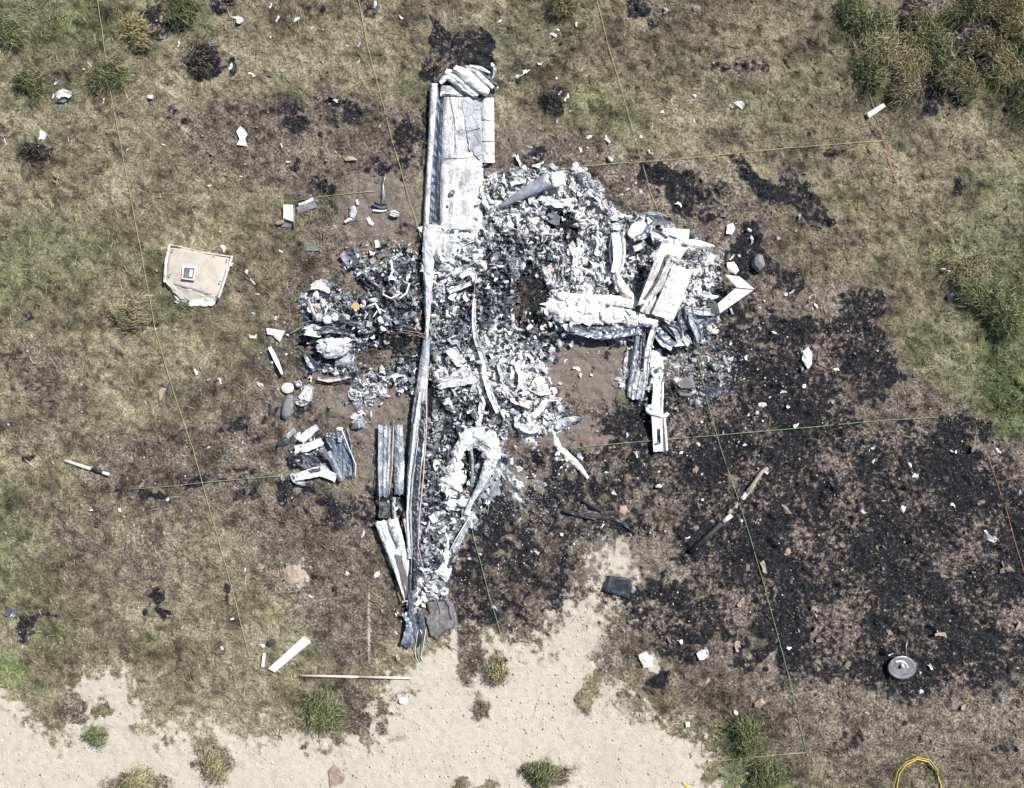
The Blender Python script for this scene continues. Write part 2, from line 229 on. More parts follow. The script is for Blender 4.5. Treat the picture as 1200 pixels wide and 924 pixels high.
scrap('grey_fabric', [(.30, (.055, .055, .06)), (.55, (.13, .125, .125)), (.80, (.28, .27, .27))], 9, .85)
scrap('grey_slate', [(.30, (.10, .10, .11)), (.60, (.20, .20, .21)), (.85, (.30, .30, .30))], 8, .6)
scrap('tan_bits', [(.30, (.13, .10, .075)), (.50, (.28, .22, .165)), (.70, (.44, .37, .29))], 13, .8)
scrap('orange_bits', [(.30, (.40, .16, .06)), (.60, (.62, .30, .12))], 12, .7)
scrap('pink_metal', [(.30, (.35, .25, .23)), (.60, (.62, .50, .47))], 9, .5, .2)
scrap('brown_stone', [(.30, (.22, .16, .12)), (.60, (.40, .31, .25)), (.85, (.55, .46, .38))], 9, .9)
scrap('blue_bits', [(.30, (.05, .08, .20)), (.60, (.16, .20, .36))], 9, .5)
def skin_mat(name, white, grey, dark, crack=9):
    m, t, b = nodes(name); tc = N(t, 'ShaderNodeTexCoord'); mp = N(t, 'ShaderNodeMapping'); mp.inputs['Scale'].default_value = (3.2, .55, 1); t.links.new(tc.outputs['Object'], mp.inputs[0])
    v = tc.outputs['Object']; st = noise(t, mp.outputs[0], 5.5, 8, .7, .8); bl = noise(t, v, 2.6, 6, .65, .4); fi = noise(t, v, 34, 5, .75)
    wob = noise(t, v, 9, 3); add = N(t, 'ShaderNodeVectorMath', operation='MULTIPLY_ADD'); comb = N(t, 'ShaderNodeCombineXYZ'); t.links.new(wob, comb.inputs[0]); t.links.new(bl, comb.inputs[1])
    t.links.new(comb.outputs[0], add.inputs[0]); add.inputs[1].default_value = (.35, .35, 0); t.links.new(v, add.inputs[2])
    vo = N(t, 'ShaderNodeTexVoronoi', feature='DISTANCE_TO_EDGE'); vo.inputs['Scale'].default_value = crack; t.links.new(add.outputs[0], vo.inputs['Vector'])
    c = mixc(t, ramp(t, bl, [(.46, (0, 0, 0)), (.60, (1, 1, 1))]), white, grey); c = mixc(t, ramp(t, st, [(.56, (0, 0, 0)), (.64, (1, 1, 1))]), c, grey); c = mixc(t, ramp(t, st, [(.30, (1, 1, 1)), (.40, (0, 0, 0))]), c, dark)
    c = mixc(t, ramp(t, vo.outputs['Distance'], [(.0, (.75,) * 3), (.045, (0, 0, 0))]), c, dark); c = mixc(t, ramp(t, fi, [(.28, (.7,) * 3), (.38, (0, 0, 0))]), c, grey); c = mixc(t, ramp(t, fi, [(.64, (0, 0, 0)), (.72, (.7,) * 3)]), c, white)
    t.links.new(c, b.inputs['Base Color']); b.inputs['Roughness'].default_value = .55
    bump(t, b, math_(t, 'ADD', math_(t, 'ADD', st, math_(t, 'MULTIPLY', fi, .5)), math_(t, 'MULTIPLY', vo.outputs['Distance'], 2)), .6, .02); MATS[name] = m
skin_mat('wing_paint', (.78, .78, .77), (.34, .36, .40), (.09, .10, .13)); skin_mat('scorched_paint', (.42, .45, .50), (.20, .225, .26), (.06, .07, .09), 5)
skin_mat('wing_bare', (.66, .68, .71), (.25, .29, .35), (.05, .07, .10), 7)
scrap('spar_blue', [(.30, (.02, .03, .045)), (.50, (.07, .10, .15)), (.62, (.25, .28, .32))], 8, .4, .3, (3, .4, 1), .6, 7, .1)
skin_mat('edge_metal', (.34, .38, .44), (.70, .72, .74), (.05, .06, .09), 8)
skin_mat('flap_metal', (.20, .24, .31), (.60, .63, .67), (.03, .04, .06), 6)
scrap('blue_grey', [(.25, (.22, .25, .30)), (.5, (.42, .46, .52)), (.7, (.62, .65, .68))], 6, .4, .2)
skin_mat('molten', (.82, .82, .81), (.46, .48, .52), (.10, .12, .15), 13)
def plain(name, col, rough=.6, metal=0, var=.25, scale=20):
    m, t, b = nodes(name); tc = N(t, 'ShaderNodeTexCoord'); n = noise(t, tc.outputs['Object'], scale, 4)
    c = mixc(t, n, tuple(x * (1 - var) for x in col), tuple(min(.9, x * (1 + var)) for x in col)); t.links.new(c, b.inputs['Base Color'])
    b.inputs['Roughness'].default_value = rough; b.inputs['Metallic'].default_value = metal; MATS[name] = m; return m
plain('string_green', (.36, .39, .18)); plain('string_orange', (.58, .26, .14)); plain('string_dark', (.22, .34, .18)); plain('yellow', (.62, .50, .05), .6, 0, .35, 25); plain('cream', (.74, .72, .64)); plain('board_white', (.70, .69, .64), .5, 0, .18, 9)
plain('pole_pink', (.72, .58, .54)); plain('pole_black', (.02, .02, .022)); plain('wire_tan', (.36, .25, .20)); plain('wire_grey', (.40, .42, .46), .4, .4); plain('black', (.012, .012, .014))

def attr_mat(name, rough, transl=0, amp=.25, spec=.3):
    m, t, b = nodes(name); a = N(t, 'ShaderNodeAttribute'); a.attribute_name = 'col'
    tc = N(t, 'ShaderNodeTexCoord'); n = noise(t, tc.outputs['Object'], 45, 3)
    c = mixc(t, 1.0, a.outputs['Color'], ramp(t, n, [(.25, (1 - amp,) * 3), (.75, (1, 1, 1))]), 'MULTIPLY')
    t.links.new(c, b.inputs['Base Color']); b.inputs['Roughness'].default_value = rough; b.inputs['Specular IOR Level'].default_value = spec
    MATS[name] = m; return m
attr_mat('blades', .75, spec=.15); attr_mat('fragments', .6, spec=.3)

# ground: masks in vertex attributes, broken up by noise in the shader
def ground_mat():
    m, t, b = nodes('ground_cover'); tc = N(t, 'ShaderNodeTexCoord'); v = tc.outputs['Object']
    a1 = N(t, 'ShaderNodeAttribute'); a1.attribute_name = 'm1'; a2 = N(t, 'ShaderNodeAttribute'); a2.attribute_name = 'm2'
    s1 = N(t, 'ShaderNodeSeparateColor'); s2 = N(t, 'ShaderNodeSeparateColor'); t.links.new(a1.outputs['Color'], s1.inputs[0]); t.links.new(a2.outputs['Color'], s2.inputs[0])
    BU, SA, GR = s1.outputs; BR, AS, SO = s2.outputs
    nf = noise(t, v, 26, 5, .7); nm = noise(t, v, 7, 5, .65); nl = noise(t, v, 1.6, 4, .6); nx = noise(t, v, 60, 3, .7)
    def brk(mask, nz, amt, lo=.42, hi=.58):
        f = math_(t, 'ADD', mask, math_(t, 'MULTIPLY', math_(t, 'SUBTRACT', nz, .5), amt)); mr = N(t, 'ShaderNodeMapRange', interpolation_type='SMOOTHSTEP')
        t.links.new(f, mr.inputs[0]); mr.inputs[1].default_value = lo; mr.inputs[2].default_value = hi; return mr.outputs[0]
    thatch = ramp(t, nf, [(.30, (.045, .040, .027)), (.46, (.15, .132, .09)), (.64, (.30, .27, .195))])
    th2 = mixc(t, math_(t, 'MULTIPLY', GR, .7), thatch, ramp(t, nf, [(.3, (.035, .05, .02)), (.6, (.12, .15, .06))]))
    bro = ramp(t, nf, [(.32, (.018, .016, .015)), (.44, (.085, .070, .058)), (.56, (.19, .160, .128)), (.68, (.38, .33, .28))])
    c = mixc(t, brk(BR, nm, 1.3, .25, .75), th2, bro)
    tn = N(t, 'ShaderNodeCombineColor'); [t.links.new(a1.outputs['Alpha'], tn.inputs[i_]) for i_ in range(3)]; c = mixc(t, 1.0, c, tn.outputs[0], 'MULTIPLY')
    soi = mixc(t, nm, (.13, .105, .088), (.23, .19, .165)); soi = mixc(t, brk(nx, nf, 0.6, .56, .66), soi, (.32, .28, .25))
    c = mixc(t, brk(SO, nm, .8, .3, .7), c, soi)
    ch = ramp(t, nf, [(.32, (.005, .005, .006)), (.50, (.014, .0145, .017)), (.60, (.036, .038, .045)), (.68, (.13, .108, .095)), (.78, (.32, .27, .235))])
    nc = noise(t, v, 11, 4, .62)
    nz_ = noise(t, v, .95, 3, .6); nq = math_(t, 'ADD', nc, math_(t, 'MULTIPLY', math_(t, 'SUBTRACT', nz_, .52), 1.0))
    ch = mixc(t, ramp(t, nq, [(.50, (0, 0, 0)), (.66, (1, 1, 1))]), ch, ramp(t, nf, [(.34, (.03, .025, .022)), (.5, (.15, .120, .10)), (.62, (.36, .295, .25)), (.70, (.50, .42, .37))]))
    c = mixc(t, brk(BU, nf, 1.0, .30, .62), c, ch)
    ashc = ramp(t, nf, [(.30, (.020, .022, .028)), (.45, (.10, .11, .135)), (.56, (.30, .32, .36)), (.66, (.62, .63, .64))])
    c = mixc(t, brk(AS, nf, 1.0, .38, .58), c, ashc)
    sn = ramp(t, nm, [(.25, (.40, .36, .29)), (.50, (.51, .465, .395)), (.8, (.58, .535, .465))]); sn = mixc(t, math_(t, 'MULTIPLY', brk(nx, nf, .8, .60, .70), .35), sn, (.36, .29, .22))
    sn = mixc(t, math_(t, 'MULTIPLY', brk(nl, nm, .7, .56, .70), .35), sn, (.44, .38, .30))
    c = mixc(t, brk(SA, nf, .9, .25, .75), c, sn)
    t.links.new(c, b.inputs['Base Color']); b.inputs['Roughness'].default_value = .95; b.inputs['Specular IOR Level'].default_value = .15
    hh = math_(t, 'ADD', math_(t, 'MULTIPLY', nf, 1), math_(t, 'MULTIPLY', nx, .5)); bump(t, b, hh, .55, .03)
    return m
# void paints shadow and dark hollows black, carried by the burn mask
burn_shade = np.maximum(burn, void); ash_g = ash * (1 - void)

def mesh_np(name, V, loops, nper, mats, attrs=None, smooth=False):
    me = bpy.data.meshes.new(name); nv = len(V); nf = len(loops) // nper
    me.vertices.add(nv); me.vertices.foreach_set('co', np.asarray(V, np.float32).ravel())
    me.loops.add(len(loops)); me.loops.foreach_set('vertex_index', np.asarray(loops, np.int32))
    me.polygons.add(nf); me.polygons.foreach_set('loop_start', np.arange(nf, dtype=np.int32) * nper)
    try: me.polygons.foreach_set('loop_total', np.full(nf, nper, np.int32))
    except Exception: pass
    me.update(calc_edges=True)
    if smooth: me.polygons.foreach_set('use_smooth', np.ones(nf, bool))
    for k, A in (attrs or {}).items():
        a = me.color_attributes.new(k, 'FLOAT_COLOR', 'POINT'); a.data.foreach_set('color', np.asarray(A, np.float32).ravel())
    for mm in mats: me.materials.append(mm)
    return me
def setp(o, label=None, cat=None, group=None, kind=None):
    for k, v in (('label', label), ('category', cat), ('group', group), ('kind', kind)):
        if v: o[k] = v
    return o
def link(name, me, parent=None, loc=(0, 0, 0), rot=(0, 0, 0), scale=(1, 1, 1)):
    o = bpy.data.objects.new(name, me); C.objects.link(o)
    if parent: o.parent = parent
    o.location = loc; o.rotation_euler = rot; o.scale = scale; return o

kk = (H - Zg) / H * 0 + 1
GV = np.stack([(GX - 600) / S, (462 - GY) / S, Zg], -1).reshape(-1, 3)
ny, nx_ = GX.shape
ii = (np.arange(ny - 1)[:, None] * nx_ + np.arange(nx_ - 1)[None, :]).ravel()
loops = np.stack([ii, ii + nx_, ii + nx_ + 1, ii + 1], -1).ravel()
one = np.ones(GX.size)
gm = mesh_np('ground', GV, loops, 4, [ground_mat()], {'m1': np.stack([burn_shade.ravel(), sand.ravel(), green.ravel(), tone.ravel()], -1), 'm2': np.stack([brown.ravel(), ash_g.ravel(), soil.ravel(), one], -1)}, True)
setp(link('ground', gm), kind='structure')

# ------------------------------------------------------------------ grass blades
def blades(name, n, dens, lenr, wid, lift, colf, label, seed, bounds=(-45, 1245, -45, 970), cat='grass', longfrac=0, longr=(.15, .3), seg=1):
    r = np.random.RandomState(seed)
    px = r.uniform(bounds[0], bounds[1], n); py = r.uniform(bounds[2], bounds[3], n)
    d = dens(px, py); k = r.rand(n) < d; px = px[k]; py = py[k]; n = len(px)
    z = lookup(Zg, px, py); x = (px - 600) / S; y = (462 - py) / S
    L = r.uniform(*lenr, n) * r.uniform(.6, 1.2, n); lg = r.rand(n) < longfrac; L = np.where(lg, r.uniform(*longr, n), L)
    flow = (fbm(px / 55, py / 55, seed + 5, 2) - .5) * 14
    th = flow + r.normal(0, 1.0, n); el = np.radians(np.clip(r.normal(*lift, n), 4, 80)); el = np.where(lg, el * .3, el)
    dx = np.cos(th) * np.cos(el); dy = np.sin(th) * np.cos(el); dz = np.sin(el)
    w2 = r.uniform(*wid, n) / 2; tw = r.uniform(-.9, .9, n); sx = -np.sin(th) * np.cos(tw); sy = np.cos(th) * np.cos(tw); sz = np.sin(tw)
    b = np.stack([x, y, z - .004], -1); s = np.stack([sx, sy, sz], -1) * w2[:, None]; D = np.stack([dx, dy, dz], -1) * L[:, None]
    droop = np.zeros((n, 3)); droop[:, 2] = -L * .25
    V = np.stack([b - s, b + s, b + D * .55 + s * .8, b + D * 1.0 + droop], 1)
    V[:, 3, 2] = np.maximum(V[:, 3, 2], z + .004)
    i0 = np.arange(n) * 4
    lo = np.stack([i0, i0 + 1, i0 + 2, i0, i0 + 2, i0 + 3], -1).ravel()
    col = colf(px, py, r, n); A = np.repeat(np.concatenate([col, np.ones((n, 1))], 1), 4, 0)
    me = mesh_np(name, V.reshape(-1, 3), lo, 3, [MATS['blades']], {'col': A}); o = link(name, me)
    setp(o, label, cat, kind='stuff'); return n
def pal(px, py, r, n, cols, wts, sat=1.08):
    c = np.array(cols)[r.choice(len(cols), n, p=np.array(wts) / sum(wts))]; c = c.mean(1, keepdims=True) + (c - c.mean(1, keepdims=True)) * sat; return np.clip(c * r.uniform(.7, 1.25, (n, 1)), 0, .8)
def dgrass(px, py):
    b = lookup(burn_shade, px, py); s = lookup(sand, px, py); br = lookup(brown, px, py); a = lookup(ash, px, py); so_ = lookup(soil, px, py)
    pn = fbm(px / 14, py / 14, 99, 3)
    return np.clip(1 - 1.5 * b, 0, 1) * np.clip(1 - 1.15 * s, 0.012, 1) * (1 - .50 * br * np.clip(.3 + 2.4 * (fbm(px / 8, py / 8, 98, 2) - .25), 0, 1.6)) * np.clip(1 - 2 * a, 0, 1) * (1 - .85 * so_) * np.clip(.35 + 3.0 * (pn - .34), .12, 1)
def cgrass(px, py, r, n):
    g = lookup(green, px, py); br = lookup(brown, px, py); bu = lookup(burn_shade, px, py)
    dry = pal(px, py, r, n, [(.50, .43, .28), (.40, .335, .21), (.29, .245, .14), (.31, .23, .15), (.21, .205, .10), (.62, .56, .42)], [3, 4, 3, 2.6, 2.2, 1.0])
    grn = pal(px, py, r, n, [(.16, .25, .09), (.10, .17, .055), (.31, .38, .19), (.44, .44, .27), (.20, .31, .13)], [3, 2, 3, 2, 2])
    bro = pal(px, py, r, n, [(.30, .235, .165), (.20, .15, .11), (.40, .33, .245), (.12, .09, .07), (.24, .21, .12)], [3, 3, 2, 2, 2])
    pick = r.rand(n)[:, None]; o = np.where(pick < (g * .85)[:, None], grn, dry); p2 = r.rand(n)[:, None]
    tone_ = lookup(tone, px, py) ; hue = fbm(px / 70, py / 70, 411, 2)[:, None]
    o = o * (1 + (hue - .5) * np.array([[-.6, .35, -.4]]))
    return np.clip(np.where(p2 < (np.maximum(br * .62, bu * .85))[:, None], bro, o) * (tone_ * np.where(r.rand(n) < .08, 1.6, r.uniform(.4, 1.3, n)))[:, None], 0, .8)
blades('dry_grass', 640000, dgrass, (.028, .075), (.003, .0062), (22, 13), cgrass, 'matted dry straw coloured grass covering the unburnt ground', 11, longfrac=.13, longr=(.08, .24))
def cstraw(px, py, r, n): return pal(px, py, r, n, [(.66, .60, .46), (.58, .53, .38), (.50, .50, .33), (.70, .66, .54)], [3, 3, 2, 1]) * np.clip(lookup(tone, px, py), .6, 1.3)[:, None] * (1 - .35 * lookup(brown, px, py)[:, None])
blades('loose_straw', 85000, lambda px, py: dgrass(px, py) * np.clip(.3 + 3 * (fbm(px / 12, py / 12, 97, 3) - .4), .05, 1), (.06, .16), (.003, .0062), (10, 8), cstraw, 'loose pale straw stalks lying over the grass', 14, longfrac=.2, longr=(.14, .28))
def dchar(px, py):
    b = lookup(burn_shade, px, py); a = lookup(ash, px, py); s = lookup(sand, px, py); pn = fbm(px / 9, py / 9, 77, 3)
    b = np.maximum(b, .55 * lookup(brown, px, py) * sstep(.56, .66, fbm(px / 7, py / 7, 78, 3)) * (px > 60))
    return np.clip(b * 1.1 - .2, 0, 1) * np.clip(1 - 1.4 * a, 0, 1) * (1 - s) * np.clip(5 * (pn - .42), .03, .8) * np.clip(1.9 - 2.2 * fbm(px / 62, py / 62, 431, 3), .15, 1)
def cchar(px, py, r, n): return pal(px, py, r, n, [(.006, .006, .007), (.014, .0145, .017), (.040, .042, .050), (.11, .09, .075), (.26, .215, .18)], [5, 4, 1.6, 1.3, .8])
blades('charred_stubble', 260000, dchar, (.02, .06), (.005, .010), (30, 20), cchar, 'black charred grass stubble over the burnt ground', 12)
def dgreen(px, py): return np.clip(lookup(green, px, py) * 1.5 - .7, 0, 1) * np.clip(1 - 1.5 * lookup(burn_shade, px, py), 0, 1) * np.clip(1 - lookup(sand, px, py) * 1.5, 0, 1)
def cgreen(px, py, r, n): return pal(px, py, r, n, [(.18, .29, .10), (.10, .18, .06), (.27, .39, .16), (.45, .50, .29)], [3, 2, 3, 2])
blades('green_grass', 240000, dgreen, (.05, .11), (.004, .009), (35, 15), cgreen, 'fresher green grass growing in patches among the dry grass', 13, longfrac=.15, longr=(.12, .22))

# ------------------------------------------------------------------ fragments nobody could count
CUBE = np.array([[-1, -1, -1], [1, -1, -1], [1, 1, -1], [-1, 1, -1], [-1, -1, 1], [1, -1, 1], [1, 1, 1], [-1, 1, 1]], float)
CQ = np.array([0, 3, 2, 1, 4, 5, 6, 7, 0, 1, 5, 4, 1, 2, 6, 5, 2, 3, 7, 6, 3, 0, 4, 7])
def chips(name, n, dens, size, flat, cols, wts, label, seed, bounds, lift=.05, tilt=.5, parent=None, ploc=(0, 0, 0), cat='debris', power=2.2, asp=(.35, 1), coh=0):
    r = np.random.RandomState(seed); px = r.uniform(bounds[0], bounds[2], n); py = r.uniform(bounds[1], bounds[3], n)
    k = r.rand(n) < dens(px, py); px = px[k]; py = py[k]; n = len(px)
    if n == 0: return None
    s = size[0] + (size[1] - size[0]) * r.rand(n) ** power
    dim = np.stack([s, s * r.uniform(*asp, n), s * r.uniform(*flat, n)], -1) / 2
    V = CUBE[None] * dim[:, None, :] * r.uniform(.35, 1.15, (n, 8, 1)); V = V + r.normal(0, .16, (n, 8, 3)) * dim[:, None, :] * np.array([1, 1, 1.6])
    a, b, c = r.uniform(0, 6.28, n), r.normal(0, tilt, n), r.normal(0, tilt, n)
    def rot(V, ax, ang):
        i, j = [(1, 2), (0, 2), (0, 1)][ax]; ca, sa = np.cos(ang)[:, None], np.sin(ang)[:, None]; O = V.copy()
        O[..., i] = V[..., i] * ca - V[..., j] * sa; O[..., j] = V[..., i] * sa + V[..., j] * ca; return O
    V = rot(rot(rot(V, 0, b), 1, c), 2, a)
    z = lookup(Zg, px, py) + r.rand(n) ** 2 * lift + dim[:, 2] * .5; kz = (H - z) / H
    V = V + np.stack([(px - 600) / S * kz, (462 - py) / S * kz, z], -1)[:, None, :] - np.array(ploc)
    lo = (np.arange(n)[:, None] * 8 + CQ[None]).ravel()
    col = pal(px, py, r, n, cols, wts)
    if coh:
        k2 = np.clip((lookup(whit, px, py) + (fbm(px / 9, py / 9, 515, 3) - .5) * 1.6), 0, 1); w2 = np.array([[.80, .80, .80]]) * r.uniform(.55, 1, (n, 1)); d2 = pal(px, py, r, n, [(.10, .12, .16), (.22, .24, .28), (.03, .033, .04), (.40, .42, .45)], [4, 3, 3, 1.2])
        u_ = r.rand(n); col = np.where((u_ < k2 * .9)[:, None], w2, np.where((u_ < .93)[:, None], d2, col))
    A = np.repeat(np.concatenate([col, np.ones((n, 1))], 1), 8, 0)
    o = link(name, mesh_np(name, V.reshape(-1, 3), lo, 4, [MATS['fragments']], {'col': A}), parent)
    if parent: o['kind'] = 'stuff'
    else: setp(o, label, cat, kind='stuff')
    return o
WH = [(.80, .80, .80), (.62, .63, .64), (.36, .38, .42), (.16, .18, .22), (.04, .042, .05), (.30, .24, .21)]
def rastd(M, k=1.0): return lambda px, py: lookup(M, px, py) * k
GREYC = [(.30, .26, .21), (.44, .385, .32), (.20, .17, .145), (.04, .04, .045), (.60, .56, .50)]
chips('soil_crumbs', 60000, lambda px, py: np.clip(lookup(burn_shade, px, py) * .4 + lookup(brown, px, py) * .42 + lookup(soil, px, py) * .2, 0, .7) * (1 - lookup(sand, px, py) * .5) * np.clip(4 * (fbm(px / 30, py / 30, 44, 3) - .42), .08, 1),
      (.012, .05), (.25, .7), GREYC, [4, 2, 4, 5, .8], 'crumbs of soil, scorched leaf and stone over the burnt ground', 21, (0, 0, 1200, 924), .01, .5, cat='soil crumbs', power=2.5)
flk = many([(640, 600, 120, 110, 0, .9, .55), (460, 480, 60, 160, 0, .9, .25), (830, 440, 90, 80, .5, .9, .9), (800, 520, 110, 70, 0, .9, .5), (650, 600, 70, 60, .4, .9, .35), (560, 620, 60, 70, 0, .8, .4), (470, 280, 50, 60, 0, .8, .5), (420, 460, 90, 50, 0, .8, .45), (700, 215, 60, 25, 0, .8, .4), (880, 300, 50, 60, 0, .9, .35), (1000, 600, 220, 130, 0, .9, .07), (300, 350, 90, 110, 0, .9, .10), (260, 560, 200, 120, 0, .9, .06), (430, 650, 60, 90, 0, .9, .12), (600, 450, 700, 500, 0, .3, .012)])
chips('ash_flakes', 42000, lambda px, py: lookup(flk, px, py) * np.clip(6 * (fbm(px / 16, py / 16, 45, 3) - .40), .1, 1), (.010, .042), (.15, .5), WH, [6, 4, 4, 3, 2, .6], 'fine white and grey ash flakes scattered round the wreckage', 22, (-20, -20, 1220, 944), .01, .4, cat='ash flakes', power=2.6)
chips('sand_grit', 14000, lambda px, py: lookup(sand, px, py) * .7 * np.clip(.25 + 3 * (fbm(px / 30, py / 30, 46, 3) - .42) + .5 * (py < 850) * (px > 430), .1, 1), (.008, .045), (.3, .7), [(.60, .53, .44), (.44, .37, .29), (.30, .24, .19), (.70, .64, .56)], [4, 3, 1, 3], 'small grit and bits of dead stalk on the pale sand', 23, (0, 680, 1200, 924), .002, .4, cat='grit', power=2.5)

#@@OBJECTS@@
# ------------------------------------------------------------------ shape helpers (pixel outlines become real sizes at their own height)
def wloc(o_):
    v = Vector((0, 0, 0))
    while o_ is not None: v = v + o_.location; o_ = o_.parent
    return np.array(v)
def mk(name, V, F, mat, parent=None, origin=None, smooth=False):
    V = np.asarray(V, float); o0 = np.array(origin if origin is not None else V.mean(0))
    me = bpy.data.meshes.new(name); me.from_pydata((V - o0).tolist(), [], F); me.update()
    if smooth: me.polygons.foreach_set('use_smooth', np.ones(len(me.polygons), bool))
    me.materials.append(MATS[mat])
    return link(name, me, parent, tuple(o0 - (wloc(parent) if parent else 0)))
def empty(name, px, py, label, cat, group=None, z=None):
    o = bpy.data.objects.new(name, None); C.objects.link(o); o.location = PG(px, py) if z is None else P(px, py, z); o.empty_display_size = .1
    return setp(o, label, cat, group)
def shell(G, t):
    """grid of points (nu,nv,3) -> closed sheet of thickness t"""
    nu, nv = G.shape[:2]; du = np.gradient(G, axis=0); dv = np.gradient(G, axis=1); n = np.cross(du, dv)
    n /= np.maximum(np.linalg.norm(n, axis=-1, keepdims=True), 1e-9)
    n *= np.where(n[..., 2:3].mean() < 0, -1, 1)
    V = np.concatenate([G.reshape(-1, 3), (G - n * t).reshape(-1, 3)]); m = nu * nv; F = []
    idx = lambda i, j: i * nv + j
    flip = np.cross(du, dv)[..., 2].mean() < 0
    def q(a, b, c, d): F.append((d, c, b, a) if flip else (a, b, c, d))
    for i in range(nu - 1):
        for j in range(nv - 1):
            a, b, c, d = idx(i, j), idx(i + 1, j), idx(i + 1, j + 1), idx(i, j + 1); q(a, b, c, d); q(m + d, m + c, m + b, m + a)
    for i in range(nu - 1):
        a, b = idx(i, 0), idx(i + 1, 0); q(a, m + a, m + b, b); a, b = idx(i, nv - 1), idx(i + 1, nv - 1); q(b, m + b, m + a, a)
    for j in range(nv - 1):
        a, b = idx(0, j), idx(0, j + 1); q(b, m + b, m + a, a); a, b = idx(nu - 1, j), idx(nu - 1, j + 1); q(a, m + a, m + b, b)
    return V, F
_sd = [100]
def nz2(u, v, sc=3.0, seed=None, oct=3):
    if seed is None: _sd[0] += 7; seed = _sd[0]
    return fbm(u * sc + 31.7, v * sc + 11.1, seed, oct) * 2 - 1
def sheet(name, q, z, mat, parent=None, nu=8, nv=8, amp=.02, sc=3, jag=.04, t=.006, arch=0, archdir=0, origin=None, aniso=(1, 1), smooth=False, fold=0):
    """crumpled sheet over a pixel quad q=[4 corners], z=[4 corner heights above ground] or number"""
    z = [z] * 4 if np.isscalar(z) else z
    u = np.linspace(0, 1, nu)[:, None] * np.ones(nv); v = np.ones(nu)[:, None] * np.linspace(0, 1, nv)
    e = np.minimum(np.minimum(u, 1 - u), np.minimum(v, 1 - v)); ed = (e < 1e-6)
    uu = u + ed * nz2(u, v, 9) * jag; vv = v + ed * nz2(u, v, 9) * jag
    w4 = [(1 - uu) * (1 - vv), uu * (1 - vv), uu * vv, (1 - uu) * vv]
    X = sum(w * p[0] for w, p in zip(w4, q)); Y = sum(w * p[1] for w, p in zip(w4, q)); Zz = sum(w * zz for w, zz in zip(w4, z))
    a = u if archdir == 0 else v; Zz = Zz + arch * (1 - (2 * a - 1) ** 2)
    n = nz2(u * aniso[0], v * aniso[1], sc); Zz = Zz + amp * (np.abs(n) * 2 - .6 if fold else n) + (0 if smooth or amp < .007 else .012) * cells(X / 5, Y / 5, _sd[0])[0]
    cx = np.mean([p[0] for p in q]); cy = np.mean([p[1] for p in q]); g0 = gz(cx, cy)
    Zz = np.maximum(Zz + g0, g0 + .004); k = (H - Zz) / H
    G = np.stack([(X - 600) / S * k, (462 - Y) / S * k, Zz], -1); V, F = shell(G, t)
    return mk(name, V, F, mat, parent, origin, smooth)
PROF = {'arch': lambda u: 1 - u ** 2, 'flat': lambda u: u * 0, 'vee': lambda u: np.abs(u), 'ridge': lambda u: 1 - np.abs(u),
        'channel': lambda u: np.where(np.abs(u) > .7, 1., 0.), 'wave': lambda u: .5 + .5 * np.cos(u * 9), 'tilt': lambda u: .5 + .5 * u, 'tray': lambda u: np.where(np.abs(u) > .85, 1., .0),
        'hat': lambda u: np.where(np.abs(u) < .5, 1., .0), 'roll': lambda u: np.sqrt(np.clip(1 - u ** 2, 0, 1))}
def ribbon(name, path, width, z, mat, parent=None, prof='arch', h=.03, nu=6, step=4, amp=.01, sc=3, t=.006, jag=.06, origin=None, smooth=False, wob=0, aniso=1.0, fac=.012, fpx=4.5):
    """strip along a pixel path; width px, z height above ground, prof*h added across"""
    p = np.array(path, float); n0 = len(p); d = np.r_[0, np.cumsum(np.hypot(*np.diff(p, axis=0).T))]
    ns = max(3, int(d[-1] / step) + 1); s = np.linspace(0, d[-1], ns)
    X = np.interp(s, d, p[:, 0]); Y = np.interp(s, d, p[:, 1])
    if n0 > 2:
        for _ in range(2): X[1:-1] = (X[:-2] + 2 * X[1:-1] + X[2:]) / 4; Y[1:-1] = (Y[:-2] + 2 * Y[1:-1] + Y[2:]) / 4
    ww = np.interp(s, d, np.full(n0, width) if np.isscalar(width) else width); zz = np.interp(s, d, np.full(n0, z) if np.isscalar(z) else z)
    tx = np.gradient(X); ty = np.gradient(Y); l = np.hypot(tx, ty); nx, ny_ = -ty / l, tx / l
    u = np.linspace(-1, 1, nu); U = u[None, :] * np.ones((ns, 1)); Vv = (s / max(width if np.isscalar(width) else max(width), 1))[:, None] * np.ones(nu)
    jw = 1 + jag * nz2(Vv, U * 0 + np.sign(U), 4); off = U * ww[:, None] / 2 * jw
    XX = X[:, None] + nx[:, None] * off + wob * nz2(Vv, U * 0, 2); YY = Y[:, None] + ny_[:, None] * off
    ends = np.zeros(ns); ends[0] = -1; ends[-1] = 1
    XX += (ends * tx / l)[:, None] * nz2(U, Vv * 0, 5) * ww.mean() * jag * 1.5; YY += (ends * ty / l)[:, None] * nz2(U, Vv * 0 + 3, 5) * ww.mean() * jag * 1.5
    g = gz(X.mean(), Y.mean()); Zz = g + zz[:, None] + PROF[prof](U) * h + amp * nz2(Vv * aniso, U * 1.2, sc) + fac * cells(XX / fpx, YY / fpx, _sd[0])[0]
    Zz = np.maximum(Zz, g + .004); k = (H - Zz) / H
    G = np.stack([(XX - 600) / S * k, (462 - YY) / S * k, Zz], -1); V, F = shell(G, t)
    return mk(name, V, F, mat, parent, origin, smooth)
